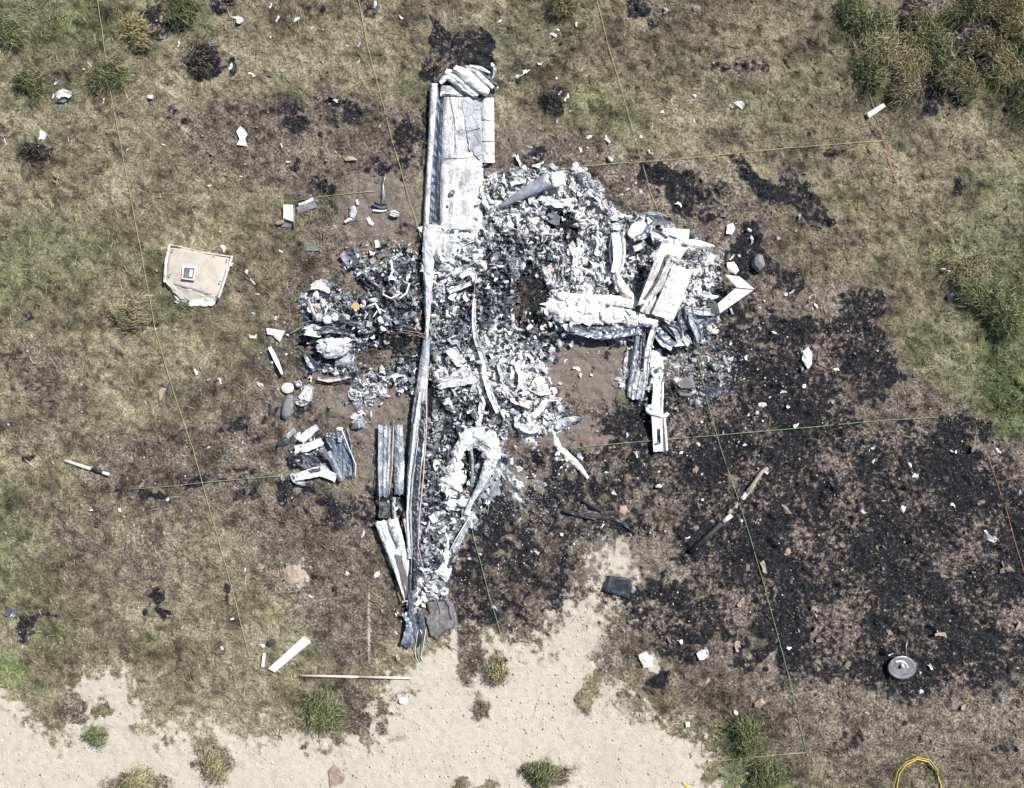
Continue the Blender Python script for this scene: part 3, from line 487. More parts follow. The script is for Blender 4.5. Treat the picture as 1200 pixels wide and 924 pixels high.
def tube(name, path, r, mat, parent=None, n=6, step=None, origin=None, smooth=True, absz=None, cap=True, taper=1):
    """path of (px,py,height above ground)"""
    W = []
    p = [tuple(q) + ((.0,) if len(q) == 2 else ()) for q in path]
    if step:
        q2 = []
        for a, b in zip(p[:-1], p[1:]):
            m = max(1, int(math.hypot(b[0] - a[0], b[1] - a[1]) / step)); q2 += [tuple(a[i] + (b[i] - a[i]) * k / m for i in range(3)) for k in range(m)]
        p = q2 + [p[-1]]
    pts = np.array([P(a[0], a[1], (absz if absz is not None else gz(a[0], a[1])) + a[2]) for a in p]); m = len(pts)
    T = np.gradient(pts, axis=0); T /= np.maximum(np.linalg.norm(T, axis=1, keepdims=True), 1e-9)
    ref = np.where(np.abs(T[:, 2:3]) > .9, np.array([[1., 0, 0]]), np.array([[0, 0, 1.]])); A = np.cross(T, ref); A /= np.linalg.norm(A, axis=1, keepdims=True); B = np.cross(T, A)
    V = []
    for i in range(m):
        rr = r * (1 + (taper - 1) * i / (m - 1))
        for k in range(n): a = 2 * math.pi * k / n; V.append(pts[i] + rr * (math.cos(a) * A[i] + math.sin(a) * B[i]))
    F = [(i * n + k, i * n + (k + 1) % n, (i + 1) * n + (k + 1) % n, (i + 1) * n + k) for i in range(m - 1) for k in range(n)]
    F += [tuple(range(n))[::-1], tuple((m - 1) * n + k for k in range(n))]
    return mk(name, V, F, mat, parent, origin, smooth)
def plate(name, poly, z, mat, parent=None, t=.008, amp=.01, dome=.0, jag=.7, sub=5, origin=None, tilt=(0, 0), smooth=False):
    """sheet with a pixel outline (star-shaped), torn edge, crumpled; z above ground"""
    p = []
    for a, b in zip(poly, poly[1:] + poly[:1]):
        m = max(1, int(math.hypot(b[0] - a[0], b[1] - a[1]) / sub))
        for k in range(m): p.append((a[0] + (b[0] - a[0]) * k / m + (rnd.uniform(-jag, jag) if k else 0), a[1] + (b[1] - a[1]) * k / m + (rnd.uniform(-jag, jag) if k else 0)))
    p = np.array(p); c = p.mean(0); n = len(p); rings = [1, .62, .3]; g = gz(*c); V = []
    def zz(x, y, k): return g + z + dome * (1 - k * k) + amp * (rnd.random() * 2 - 1) + ((x - c[0]) * tilt[0] + (y - c[1]) * tilt[1]) / S
    for k in rings:
        for q in p: x, y = c + (q - c) * k + (np.array([rnd.uniform(-jag, jag)] * 2) if k < 1 else 0); V.append(P(x, y, max(g + .004, zz(x, y, k))))
    V.append(P(c[0], c[1], zz(*c, 0))); m = len(V); V = np.array(V); B = V[:n].copy(); B[:, 2] -= t; B[:, 2] = np.maximum(B[:, 2], g - .02)
    V = np.concatenate([V, B, [[V[m - 1][0], V[m - 1][1], V[m - 1][2] - t]]]); F = []
    area = sum(p[i][0] * p[(i + 1) % n][1] - p[(i + 1) % n][0] * p[i][1] for i in range(n)); fl = area > 0
    def q(*a): F.append(a[::-1] if fl else a)
    for r_ in range(2):
        for i in range(n): j = (i + 1) % n; q(r_ * n + i, r_ * n + j, (r_ + 1) * n + j, (r_ + 1) * n + i)
    for i in range(n): j = (i + 1) % n; q(2 * n + i, 2 * n + j, m - 1); q(m + i, m + j, j, i); q(m + j, m + i, m + n)
    return mk(name, V, F, mat, parent, origin, smooth)
def disc(name, cx, cy, r, z, mat, parent=None, h=.02, n=20, prof=((1, 0), (1, 1)), origin=None, smooth=True, sq=1):
    """lathe: prof = [(radius fraction, height fraction)...] from outside to the axis"""
    g = gz(cx, cy); V = []
    for (a, b) in prof:
        for k in range(n): t_ = 2 * math.pi * k / n; V.append(P(cx, cy, g + z + b * h) + np.array([math.cos(t_) * a * r / S, math.sin(t_) * a * r * sq / S, 0]))
    m = len(prof); F = [(i * n + k, i * n + (k + 1) % n, (i + 1) * n + (k + 1) % n, (i + 1) * n + k) for i in range(m - 1) for k in range(n)]
    F += [tuple((m - 1) * n + k for k in range(n)), tuple(range(n))[::-1]]
    return mk(name, V, F, mat, parent, origin, smooth)

# shared crumpled scraps (about 30 triangles each)
def scrap_mesh(seed, mat, curl):
    r = np.random.RandomState(seed); nu, nv = 4, 3
    u = np.linspace(-1, 1, nu)[:, None] * np.ones(nv); v = np.ones(nu)[:, None] * np.linspace(-.7, .7, nv)
    wd = r.uniform(.35, 1.1, (nu, 1)); ben = r.uniform(-.5, .5)
    G = np.stack([u + r.normal(0, .13, u.shape), v * wd + ben * (1 - u ** 2) + r.normal(0, .10, u.shape), curl * (u ** 2 - .4) * r.uniform(-1, 1) + r.normal(0, .16 * curl + .06, u.shape)], -1)
    G *= .5; V, F = shell(G, .05)
    me = bpy.data.meshes.new('scrap'); me.from_pydata(V.tolist(), [], F); me.materials.append(MATS[mat]); return me
SCR = {}
for mname in ('ash_white', 'ash_mixed', 'ash_grey', 'bare_metal', 'dark_metal', 'charcoal', 'stained_white', 'tan_bits', 'pink_metal', 'brown_stone', 'white_paint'):
    SCR[mname] = [scrap_mesh(hash(mname) % 1 + i * 13 + len(mname), mname, .35 + .25 * (i % 4)) for i in range(7)]
def lump_mesh(seed, mat):
    r = np.random.RandomState(seed); V = []; n = 7
    for k, (rr, zz) in enumerate([(.8, -.35), (1, 0), (.75, .32)]):
        for j in range(n): a = j * 2 * math.pi / n + r.normal(0, .12); q = rr * r.uniform(.75, 1.1); V.append((q * math.cos(a) * .5, q * math.sin(a) * .4, zz * .7 + r.normal(0, .04)))
    V.append((0, 0, .33)); F = [(i * n + k, i * n + (k + 1) % n, (i + 1) * n + (k + 1) % n, (i + 1) * n + k) for i in range(2) for k in range(n)] + [(2 * n + k, 2 * n + (k + 1) % n, 3 * n) for k in range(n)] + [tuple(range(n))[::-1]]
    me = bpy.data.meshes.new('lump'); me.from_pydata(V, [], F); me.materials.append(MATS[mat]); return me
LUMP = {m: [lump_mesh(i * 5 + 3, m) for i in range(4)] for m in ('brown_stone', 'ash_white', 'charcoal', 'grey_slate', 'ash_mixed', 'white_paint')}
def put(name, me, px, py, size, z=.0, parent=None, rz=None, tilt=.35, flat=1.0, asp=1.0):
    """size in px"""
    w_ = P(px, py, gz(px, py) + z); s = size / S
    loc = w_ - (np.array(parent.location) if parent else 0)
    return link(name, me, parent, tuple(loc), (rnd.gauss(0, tilt), rnd.gauss(0, tilt), rnd.uniform(0, 6.28) if rz is None else rz), (s, s * asp, s * flat))
def heap(parent, blobs, name='scrap', seed=0):
    """blobs: (cx,cy,rx,ry,n,smin,smax,zmax,{mat:weight})"""
    rr = random.Random(seed)
    for (cx, cy, rx, ry, n, s0, s1, zm, mats) in blobs:
        ks = list(mats); ws = [mats[k] for k in ks]
        for _ in range(n):
            a = rr.uniform(0, 6.283); q = math.sqrt(rr.random()); x = cx + q * rx * math.cos(a); y = cy + q * ry * math.sin(a)
            m = rr.choices(ks, ws)[0]; s = s0 + (s1 - s0) * rr.random() ** 1.6
            put(name, rr.choice(SCR[m]), x, y, s, rr.random() * zm + .04, parent, tilt=.45, asp=rr.uniform(.6, 1.1), flat=rr.uniform(.6, 1.2))
WHT = {'ash_white': 4.5, 'ash_mixed': 3, 'stained_white': 1, 'ash_grey': 1.2}
MIX = {'ash_white': 3, 'ash_mixed': 4, 'ash_grey': 3, 'bare_metal': 1.5, 'dark_metal': 1, 'charcoal': .5}
DRK = {'ash_mixed': 3, 'ash_grey': 3, 'dark_metal': 2, 'charcoal': 2, 'bare_metal': 1, 'ash_white': .8}

# ------------------------------------------------------------------ right wing
LEp = [(513, 96), (508, 150), (504, 200), (501, 250), (499, 300), (500, 350), (498, 405)]
T = empty('right_wing', 535, 190, 'burnt white right wing lying flat with its creased skin, crumpled tip uppermost', 'wing')
def wing_skin(name, le, te, zle, parent, mat, prof, amp, v0=0, nu=22, step=3.0, seed=5):
    le = np.array(le, float); te = np.array(te, float); y0, y1 = le[0, 1], le[-1, 1]; ns = int((y1 - y0) / step); y = np.linspace(y0, y1, ns)
    lx = np.interp(y, le[:, 1], le[:, 0]); tx = np.interp(y, te[:, 1], te[:, 0]); u = np.linspace(0, 1, nu)
    U = u[None] * np.ones((ns, 1)); Y = y[:, None] * np.ones(nu) + 1.2 * nz2(U, U * 0 + .2, 6) * (np.arange(ns)[:, None] > ns - 3)
    X = lx[:, None] + (tx - lx)[:, None] * U + nz2(Y / 40, U * 0, 3) * ((U == 0) | (U == 1)) * 1.4
    pz = np.interp(u, *zip(*prof)); Z_ = pz[None] + amp * nz2(U * 4, Y / 60, 2, seed, 4) + amp * .8 * nz2(U * 9, Y / 90, 2, seed + 50, 2) * (U > .1)
    g = gz(535, 190); Z_ = np.maximum(Z_ + g, g + .01); k = (H - Z_) / H
    V, F = shell(np.stack([(X - 600) / S * k, (462 - Y) / S * k, Z_], -1), .006); return mk(name, V, F, mat, parent, smooth=True)
SK = wing_skin('wing_skin', [(518, 114), (516, 150), (514, 200), (513, 270)], [(564, 114), (565, 150), (566, 200), (566, 268)], 0, T, 'wing_paint',
          [(0, .03), (.05, .12), (.14, .16), (.20, .145), (.28, .17), (.5, .175), (.75, .15), (.93, .11), (1, .06)], .016)
ribbon('leading_edge', [(509, 98), (506, 150), (503, 200), (500, 250), (498, 300)], [10, 8, 7, 7, 6], .08, 'wing_paint', T, 'roll', .07, 7, 4, .006, 3, smooth=True)
ribbon('spar_channel', [(515, 112), (512, 150), (509, 200), (507, 262)], [13, 13, 13, 14], .05, 'spar_blue', T, 'vee', .03, 6, 4, .006)
sheet('torn_skin', [(512, 264), (566, 264), (556, 284), (514, 296)], [.13, .11, .06, .07], 'molten', T, 18, 12, .022, 3, .16)
sheet('torn_skin', [(513, 262), (540, 262), (530, 300), (506, 306)], [.14, .12, .07, .08], 'wing_paint', T, 12, 12, .025, 3, .16)
ribbon('leading_edge_strip', [(507, 262), (502, 300), (502, 340), (501, 370), (500, 402)], [18, 14, 9, 6, 3], .10, 'molten', T, 'roll', .05, 6, 3, .012, 3, jag=.2)
sheet('scorched_skin', [(540, 117), (564, 117), (564.5, 186), (550, 176)], [.172, .118, .118, .172], 'scorched_paint', SK, 10, 18, .004, 2, .10, t=.003)
for a, b, zz in (((520, 186), (564, 182), .17), ((534, 154), (563, 150), .17), ((534, 152), (527, 112), .172), ((534, 155), (532, 186), .172)):
    tube('skin_crease', [(a[0], a[1], zz - .005), ((a[0] + b[0]) / 2 + 1, (a[1] + b[1]) / 2 + 1.5, zz + .004), (b[0], b[1], zz - .03)], .005, 'grey_slate', SK, 5)
disc('fuel_cap', 530.5, 225.5, 3.2, .172, 'grey_slate', SK, .012, 12, ((1, 0), (1, 1), (.7, 1.0), (.6, .5)))
ribbon('rib', [(518, 112), (564, 113)], 4, .13, 'dark_metal', T, 'arch', .02, 4, 5, .003)
sheet('wing_skin', [(517, 100), (562, 103), (563, 113), (516, 113)], .13, 'wing_paint', T, 10, 5, .012, 4)
for path, wd, z, m in (([(516, 98), (524, 88), (545, 106), (556, 113)], [5, 9, 8, 4], .15, 'ash_white'), ([(522, 84), (534, 90), (548, 104), (560, 112)], [8, 12, 10, 7], .18, 'white_paint'), ([(532, 80), (546, 88), (560, 101), (572, 110)], [8, 14, 13, 9], .20, 'white_paint'),
                       ([(545, 79), (558, 86), (570, 98), (578, 104)], [6, 9, 9, 6], .17, 'ash_grey'), ([(556, 80), (568, 88), (583, 101)], [5, 8, 4], .13, 'ash_mixed'), ([(550, 78), (562, 80), (574, 86)], [4, 6, 3], .15, 'ash_white'),
                       ([(576, 74), (580, 82), (577, 92)], [4, 7, 4], .08, 'bare_metal'), ([(575, 92), (581, 99), (583, 104)], [3, 4, 3], .08, 'ash_white')):
    ribbon('wing_tip_fold', path, wd, z, m, T, 'arch', .05, 6, 3, .014, 2.5, jag=.12)
for k, (y0, y1) in enumerate(((115, 140.5), (141.5, 165.5), (166.5, 191))):
    ribbon('aileron_panel', [(571.2 + .4 * k, y0), (571.5 + .4 * k, y1)], [14.5, 15], .075 - .012 * k, 'stained_white', T, 'arch', .05, 9, 2, .006, 3, jag=.03, fac=.004, fpx=6)
ribbon('aileron_gap_shade', [(566, 116), (567, 190)], 3, .03, 'dark_metal', T, 'arch', .02, 4, 6, .003)  # dark strip paints the shade in the gap beside the aileron
heap(T, [(515, 288, 12, 24, 22, 5, 12, .10, WHT), (540, 272, 24, 9, 14, 5, 13, .10, WHT), (568, 200, 3, 25, 6, 4, 8, .05, MIX)], 'torn_skin', 1)

# ------------------------------------------------------------------ left wing
T = empty('left_wing', 488, 620, 'long narrow burnt left wing with bare leading edge and split flap, reaching the sand', 'wing')
ribbon('leading_edge', [(500, 398), (496, 440), (491, 480), (489, 520), (485, 560), (483, 600), (484, 640)], [8, 12, 15, 18, 16, 13, 11], .13, 'edge_metal', T, 'arch', .06, 12, 2.5, .010, 2, jag=.10, fac=.008, fpx=9)
ribbon('leading_edge', [(484, 640), (485, 670), (483, 700), (481, 722)], [10, 9, 10, 6], .11, 'ash_grey', T, 'roll', .06, 7, 4, .010, 2, jag=.08)
ribbon('edge_fold', [(492, 460), (486, 500), (480, 560), (477, 605), (479, 640)], 2.5, .19, 'ash_chalk', T, 'arch', .015, 4, 3, .006, jag=.25)
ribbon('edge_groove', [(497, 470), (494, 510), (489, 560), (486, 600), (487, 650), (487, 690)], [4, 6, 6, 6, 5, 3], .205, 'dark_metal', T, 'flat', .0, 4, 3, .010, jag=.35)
tube('spar_cap', [(497, 455, .21), (492, 500, .23), (484, 560, .22), (481, 600, .20), (483, 640, .19), (481, 690, .16)], .009, 'wing_bare', T, 5)
tube('spar_cap', [(500, 455, .15), (500, 500, .15), (496, 560, .14), (492, 600, .12), (490, 640, .12), (500, 685, .1)], .011, 'pink_metal', T, 5)
FS_ = ribbon('flap_skin', [(451, 499), (450, 540), (449, 582)], [15, 14, 13], .10, 'flap_metal', T, 'wave', .035, 14, 2.5, .012, 2, aniso=.4, jag=.15)
ribbon('flap_skin', [(467, 498), (468, 540), (468, 580)], [10, 12, 12], .07, 'flap_metal', T, 'arch', .05, 9, 2.5, .018, 3, jag=.2)
tube('flap_edge', [(444, 498, .15), (444, 560, .16), (445, 586, .12)], .008, 'ash_white', FS_, 5); tube('flap_edge', [(461, 500, .17), (460, 545, .17), (456, 580, .15)], .007, 'ash_white', FS_, 5)
sheet('flap_skin', [(445, 588), (463, 590), (462, 608), (443, 607)], .09, 'ash_grey', T, 6, 6, .012, 4)
ribbon('flap_arm', [(462, 583), (461, 596), (463, 610)], 4, .14, 'ash_white', T, 'arch', .02, 4, 3, .01)
ribbon('flap_arm', [(460, 585), (470, 598), (477, 608)], 8, .06, 'dark_metal', T, 'arch', .04, 5, 4, .01)
AS_ = sheet('aileron_skin', [(442, 612), (466, 607), (480, 660), (474, 702)], [.10, .14, .12, .05], 'ash_mixed', T, 8, 12, .018, 3, .03, aniso=(1, .4))
sheet('aileron_skin', [(463, 650), (480, 655), (481, 700), (475, 702)], [.155, .13, .12, .08], 'grey_slate', T, 5, 8, .006, 3, .03)
ribbon('aileron_edge', [(442, 612), (452, 640), (464, 672), (474, 704)], [6, 4, 3, 2], .13, 'ash_white', AS_, 'roll', .02, 4, 4, .004)
ribbon('torn_skin', [(446, 611), (450, 618), (454, 632)], [10, 8, 4], .15, 'ash_white', T, 'arch', .03, 5, 3, .01, jag=.2); ribbon('torn_skin', [(460, 608), (464, 622), (470, 640)], [10, 12, 8], .16, 'ash_white', T, 'arch', .03, 6, 3, .016, jag=.2)
ribbon('torn_skin', [(474, 608), (478, 625), (481, 655)], [4, 5, 5], .15, 'stained_white', T, 'arch', .02, 5, 3, .008)
ribbon('crumpled_tip', [(476, 718), (483, 732), (480, 748), (475, 758)], [10, 13, 15, 12], .08, 'bare_metal', T, 'vee', .06, 7, 3, .02, 3, jag=.15)
ribbon('crumpled_tip', [(492, 722), (494, 740), (492, 756)], [10, 10, 6], .09, 'bare_metal', T, 'ridge', .06, 6, 3, .015, 3, jag=.15)
for x0, x1 in ((488, 487), (492, 490), (497, 493)): tube('tip_wire', [(x0 + 2, 738, .12), (x0 - 1, 758, .09), (x1, 770, .03), (x1 + 3, 776, .01)], .007, 'ash_white' if x0 != 492 else 'wire_grey', T, 5, 3)
tube('tip_wire', [(499, 740, .1), (498, 755, .07), (494, 768, .02)], .006, 'wire_grey', T, 5, 3)
heap(T, [(487, 708, 12, 16, 18, 5, 11, .09, WHT), (510, 635, 16, 42, 36, 5, 13, .08, MIX), (505, 680, 14, 24, 24, 5, 12, .08, WHT), (498, 560, 8, 60, 20, 4, 9, .07, MIX), (455, 595, 12, 10, 8, 4, 8, .05, DRK), (470, 720, 12, 8, 8, 3, 6, .03, WHT), (468, 510, 8, 12, 6, 4, 9, .1, MIX)], 'torn_skin', 2)
ribbon('torn_skin', [(505, 610), (512, 606), (522, 600)], [9, 12, 4], .09, 'ash_white', T, 'tray', .03, 6, 3, .008); ribbon('torn_skin', [(520, 668), (522, 655), (525, 632)], [5, 7, 3], .09, 'white_paint', T, 'arch', .03, 5, 3, .015, jag=.2)
plate('torn_skin', [(513, 668), (519, 659), (525, 667), (530, 666), (528, 672), (523, 683), (517, 677), (508, 670)], .12, 'white_paint', T, .008, .02, .02)
ribbon('strut', [(552, 607), (544, 622), (535, 640), (519, 664)], [3, 7, 7, 4], .09, 'ash_grey', T, 'wave', .02, 6, 4, .003); tube('strut_tube', [(550, 606, .12), (533, 634, .11), (519, 662, .06)], .008, 'ash_white', T, 5)
T = empty('fabric_cover', 518, 728, 'crumpled dark grey cloth draped by the tip of the left wing', 'cloth')
sheet('cloth', [(500, 708), (530, 704), (537, 732), (510, 747)], [.10, .06, .04, .03], 'grey_fabric', T, 12, 12, .03, 2.5, .07, t=.004, smooth=True, fold=1)
sheet('cloth_fold', [(498, 722), (514, 715), (513, 752), (504, 744)], [.12, .11, .03, .04], 'grey_fabric', T, 9, 9, .03, 2.5, .07, t=.004, smooth=True, fold=1)
tube('wire', [(511, 700, .12), (515, 710, .12), (517, 720, .1)], .005, 'wire_grey', T, 5, 3); tube('wire', [(523, 697, .13), (528, 712, .11), (530, 726, .08)], .009, 'wire_grey', T, 5, 3)

# fused ash: torn, tilted plates melted together over the ground
def fused(parent, x0, y0, x1, y1, cond, step=1.05, amp=1.0):
    xs = np.arange(x0, x1, step); ys = np.arange(y0, y1, step); X, Y = np.meshgrid(xs, ys); wx = X + (fbm(X / 9, Y / 9, 701, 3) - .5) * 9; wy = Y + (fbm(X / 9, Y / 9, 711, 3) - .5) * 9
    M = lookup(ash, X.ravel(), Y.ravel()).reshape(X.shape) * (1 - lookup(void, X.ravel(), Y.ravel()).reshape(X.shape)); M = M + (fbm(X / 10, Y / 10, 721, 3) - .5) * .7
    h1, r1 = cells(wx / 17, wy / 17, 31, 1.6); h2, r2 = cells(wx / 8, wy / 8, 41, 1.8); h3, r3 = cells(wx / 4, wy / 4, 51, 1.8)
    W_ = lookup(whit, X.ravel(), Y.ravel()).reshape(X.shape); k = sstep(.30, .65, M)
    Zf = lookup(Zg, X.ravel(), Y.ravel()).reshape(X.shape) - .012 + k * (.030 + amp * (.030 * h1 + .026 * h2 + .014 * h3))
    q = W_ + (r1 - .5) * .55 + (r2 - .5) * .65 + (r3 - .5) * .45 + (fbm(X / 3, Y / 3, 731, 2) - .5) * .5
    st = [(-.2, (.018, .020, .025)), (.12, (.05, .058, .075)), (.30, (.14, .155, .19)), (.46, (.29, .31, .35)), (.62, (.48, .50, .53)), (.82, (.78, .78, .78))]
    col = np.stack([np.interp(q, [s[0] for s in st], [s[1][c] for s in st]) for c in range(3)], -1)
    pk = ((r2 > .93) & (r1 > .4))[..., None]; col = np.where(pk, col * np.array([1.0, .80, .74]), col)
    kz = (H - Zf) / H; V = np.stack([(X - 600) / S * kz, (462 - Y) / S * kz, Zf], -1) - np.array(wloc(parent)); ok = (M > .34) & cond(X, Y)
    ny_, nx2 = X.shape; idx = -np.ones(X.size, int); idx[ok.ravel()] = np.arange(ok.sum()); A = idx.reshape(X.shape)
    Q = np.stack([A[:-1, :-1], A[1:, :-1], A[1:, 1:], A[:-1, 1:]], -1).reshape(-1, 4); Q = Q[(Q >= 0).all(1)]
    c4 = np.concatenate([col.reshape(-1, 3)[ok.ravel()], np.ones((ok.sum(), 1))], 1)
    o_ = link('fused_ash', mesh_np('fused_ash', V.reshape(-1, 3)[ok.ravel()], Q.ravel(), 4, [MATS['fragments']], {'col': c4}), parent); o_['kind'] = 'stuff'; return o_
# ------------------------------------------------------------------ cabin wreckage
T = empty('cabin_wreckage', 600, 350, 'burnt out cabin, a wide heap of white ash and torn metal between the wings', 'wreckage')
CW = T
fused(T, 484, 180, 740, 720, lambda X, Y: (X < 716) | ((Y > 395) & (X < 730)))
heap(T, [(600, 235, 40, 26, 34, 6, 15, .10, WHT), (640, 230, 50, 28, 40, 6, 15, .10, WHT), (690, 248, 34, 26, 24, 5, 14, .07, WHT), (590, 300, 50, 45, 40, 5, 11, .07, MIX), (535, 320, 28, 40, 30, 6, 15, .09, WHT), (530, 385, 26, 40, 22, 6, 15, .10, MIX),
         (580, 380, 30, 45, 30, 5, 12, .07, MIX), (600, 440, 42, 38, 40, 6, 15, .09, WHT), (540, 430, 34, 34, 28, 7, 17, .09, WHT), (625, 478, 34, 30, 34, 5, 14, .07, WHT), (545, 478, 24, 28, 24, 5, 11, .08, MIX), (690, 300, 36, 34, 34, 6, 15, .07, WHT), (640, 410, 26, 22, 22, 5, 11, .05, MIX)], 'scrap', 3)
ribbon('bent_panel', [(585, 243), (606, 231), (630, 218), (643, 210)], [5, 11, 16, 17], [.14, .17, .20, .21], 'blue_grey', T, 'arch', .05, 8, 4, .01, 2, smooth=True, jag=.04); ribbon('bent_panel', [(646, 212), (654, 210), (662, 209)], [17, 18, 17], .22, 'stained_white', T, 'arch', .015, 7, 4, .003, smooth=True, jag=.02)
ribbon('bent_panel', [(606, 232), (628, 224), (646, 218)], [4, 6, 4], .11, 'white_paint', T, 'arch', .03, 5, 4, .006)
ribbon('floor_beam', [(567, 432), (570, 448), (576, 466), (584, 483)], [5, 6, 7, 6], [.17, .18, .17, .13], 'ash_white', T, 'vee', .03, 7, 2, .010, jag=.15, fac=.02)
ribbon('floor_beam', [(556, 350), (555, 372), (557, 395), (566, 420), (569, 432)], [3, 4, 5, 6, 6], .13, 'ash_mixed', T, 'vee', .04, 6, 2, .012, jag=.2, fac=.025)
ribbon('bent_panel', [(513, 452), (530, 447), (548, 440), (556, 436)], [12, 14, 22, 18], .10, 'ash_white', T, 'vee', .06, 8, 4, .018, jag=.35, fac=.03)
tube('bent_pipe', [(557, 328, .16), (555, 350, .18), (549, 362, .15)], .009, 'wire_tan', T, 5, 4); tube('bent_pipe', [(525, 334, .12), (545, 329, .15), (557, 322, .15)], .008, 'ash_grey', T, 5, 4); tube('bent_pipe', [(530, 360, .10), (545, 352, .14), (556, 343, .15)], .008, 'wire_tan', T, 5, 4)
ribbon('seat_rail', [(526, 342), (542, 336), (564, 327)], [5, 5, 4], .14, 'ash_white', T, 'channel', .02, 5, 4, .004); ribbon('seat_rail', [(527, 347), (532, 352), (531, 336)], [6, 7, 6], .12, 'ash_white', T, 'flat', .02, 4, 3, .006)
ribbon('seat_frame', [(540, 325), (547, 319), (556, 320), (556, 330)], [5, 6, 6, 4], .13, 'ash_white', T, 'channel', .025, 5, 3, .006)
tube('bent_pipe', [(508, 415, .10), (514, 430, .12), (521, 441, .10)], .007, 'wire_tan', T, 5, 4); tube('bent_pipe', [(560, 306, .1), (548, 312, .12), (538, 322, .1)], .010, 'wire_grey', T, 5, 4)
ribbon('bent_panel', [(528, 408), (534, 420), (542, 428)], [12, 13, 10], .10, 'ash_white', T, 'vee', .05, 6, 3, .016, jag=.35, fac=.03)
plate('bent_panel', [(625, 445), (632, 440), (641, 450), (645, 462), (633, 464), (620, 458)], .09, 'white_paint', T, .01, .02, .03)
for p_, wd in (([(605, 425), (612, 440), (610, 455)], 8), ([(590, 455), (605, 470), (622, 475)], 9), ([(640, 468), (632, 482), (618, 492)], 7), ([(610, 500), (622, 505), (634, 500)], 8), ([(595, 415), (585, 428), (590, 445)], 7), ([(640, 235), (655, 240), (668, 236)], 9), ([(668, 285), (676, 300), (672, 318)], 8), ([(655, 290), (662, 300), (660, 325)], 4), ([(560, 440), (566, 470), (560, 500)], 7), ([(700, 275), (704, 285), (700, 300)], 8), ([(690, 225), (702, 233), (708, 246)], 5), ([(706, 238), (712, 243), (717, 250)], 3)):
    ribbon('torn_strip', p_, wd, .11, rnd.choice(['ash_white', 'ash_white', 'ash_mixed', 'stained_white']), T, rnd.choice(['flat', 'vee', 'channel']), .03, 6, 2, .014, jag=.3, fac=.03, fpx=5)
tube('bent_pipe', [(653, 299, .12), (655, 315, .14), (654, 332, .1)], .009, 'pink_metal', T, 5, 4)
put('blue_scrap', scrap_mesh(5, 'blue_bits', .3), 644, 301, 7, .08, T); put('blue_scrap', scrap_mesh(6, 'blue_bits', .3), 549, 372, 9, .1, T); put('pink_scrap', SCR['pink_metal'][2], 628, 413, 11, .07, T)
def masked(M, cx, cy, rx, ry):
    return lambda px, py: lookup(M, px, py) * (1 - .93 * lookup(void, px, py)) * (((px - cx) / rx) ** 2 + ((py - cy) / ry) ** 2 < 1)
dens_clump = lambda px, py: np.clip(5 * (fbm(px / 11, py / 11, 303, 3) - .36), .12, 1)
def heapd(cx, cy, rx, ry): f = masked(ash, cx, cy, rx, ry); return lambda px, py: f(px, py) * dens_clump(px, py)
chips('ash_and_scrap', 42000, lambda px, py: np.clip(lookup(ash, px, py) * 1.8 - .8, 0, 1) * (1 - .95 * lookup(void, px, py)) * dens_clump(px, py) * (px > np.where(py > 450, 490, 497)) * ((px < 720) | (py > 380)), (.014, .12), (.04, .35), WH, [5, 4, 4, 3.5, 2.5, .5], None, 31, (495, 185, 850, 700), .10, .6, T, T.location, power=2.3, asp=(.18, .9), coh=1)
T = empty('seat_frame_ring', 553, 545, 'white molten ring with a curved arm, south of the cabin heap', 'wreckage piece')
ribbon('ring', [(522, 580), (531, 562), (534, 540), (540, 522), (556, 511), (573, 518), (577, 538), (571, 556)], [22, 24, 15, 16, 22, 24, 18, 10], [.08, .09, .11, .12, .13, .13, .12, .11], 'ash_chalk', T, 'arch', .07, 18, 1.6, .014, 3.0, jag=.5, fac=.02, fpx=8)
ribbon('curved_arm', [(573, 548), (562, 572), (552, 588), (546, 604)], [14, 8, 6, 7], [.14, .12, .10, .08], 'ash_white', T, 'roll', .04, 7, 3, .008, 3, jag=.1)
plate('bracket', [(541, 597), (556, 600), (561, 610), (553, 620), (546, 616), (541, 606)], .08, 'ash_white', T, .01, .015, .02)
ribbon('ring_ash', [(524, 588), (534, 594), (546, 585)], [16, 14, 10], .05, 'ash_white', T, 'arch', .05, 8, 3, .018, 3, jag=.25)
ribbon('cross_tube', [(552, 522), (554, 545), (553, 566)], 3, .14, 'ash_grey', T, 'roll', .01, 4, 4, .002); sheet('torn_sheet', [(560, 575), (584, 552), (586, 580), (562, 592)], [.06, .08, .07, .05], 'ash_grey', T, 8, 8, .022, 3, .10)
tube('wire_hook', [(566, 590, .06), (573, 592, .09), (571, 604, .05)], .008, 'wire_grey', T, 5, 3)
heap(T, [(550, 510, 28, 7, 9, 5, 11, .12, WHT), (526, 570, 12, 16, 8, 5, 12, .12, WHT), (540, 590, 16, 12, 12, 5, 12, .08, MIX), (514, 560, 10, 40, 14, 5, 12, .06, DRK), (575, 575, 14, 14, 10, 5, 10, .04, MIX), (530, 600, 16, 14, 10, 5, 11, .05, MIX), (520, 545, 8, 22, 10, 4, 10, .05, WHT), (512, 543, 6, 8, 4, 8, 13, .06, {'white_paint': 1}), (560, 505, 22, 6, 10, 5, 10, .06, WHT)], 'scrap', 4)
T = empty('curved_tube', 668, 530, 'thin curved white metal strip trailing onto soil below the ash heap', 'metal strip')
ribbon('strip', [(648, 502), (652, 520), (664, 533), (677, 545), (689, 561)], [6, 7, 8, 7, 4], .05, 'ash_white', T, 'arch', .025, 5, 3, .006, 3, jag=.15); ribbon('torn_end', [(652, 503), (660, 494), (671, 492), (679, 490)], [8, 10, 8, 3], .04, 'ash_white', T, 'arch', .03, 6, 3, .012, jag=.3)
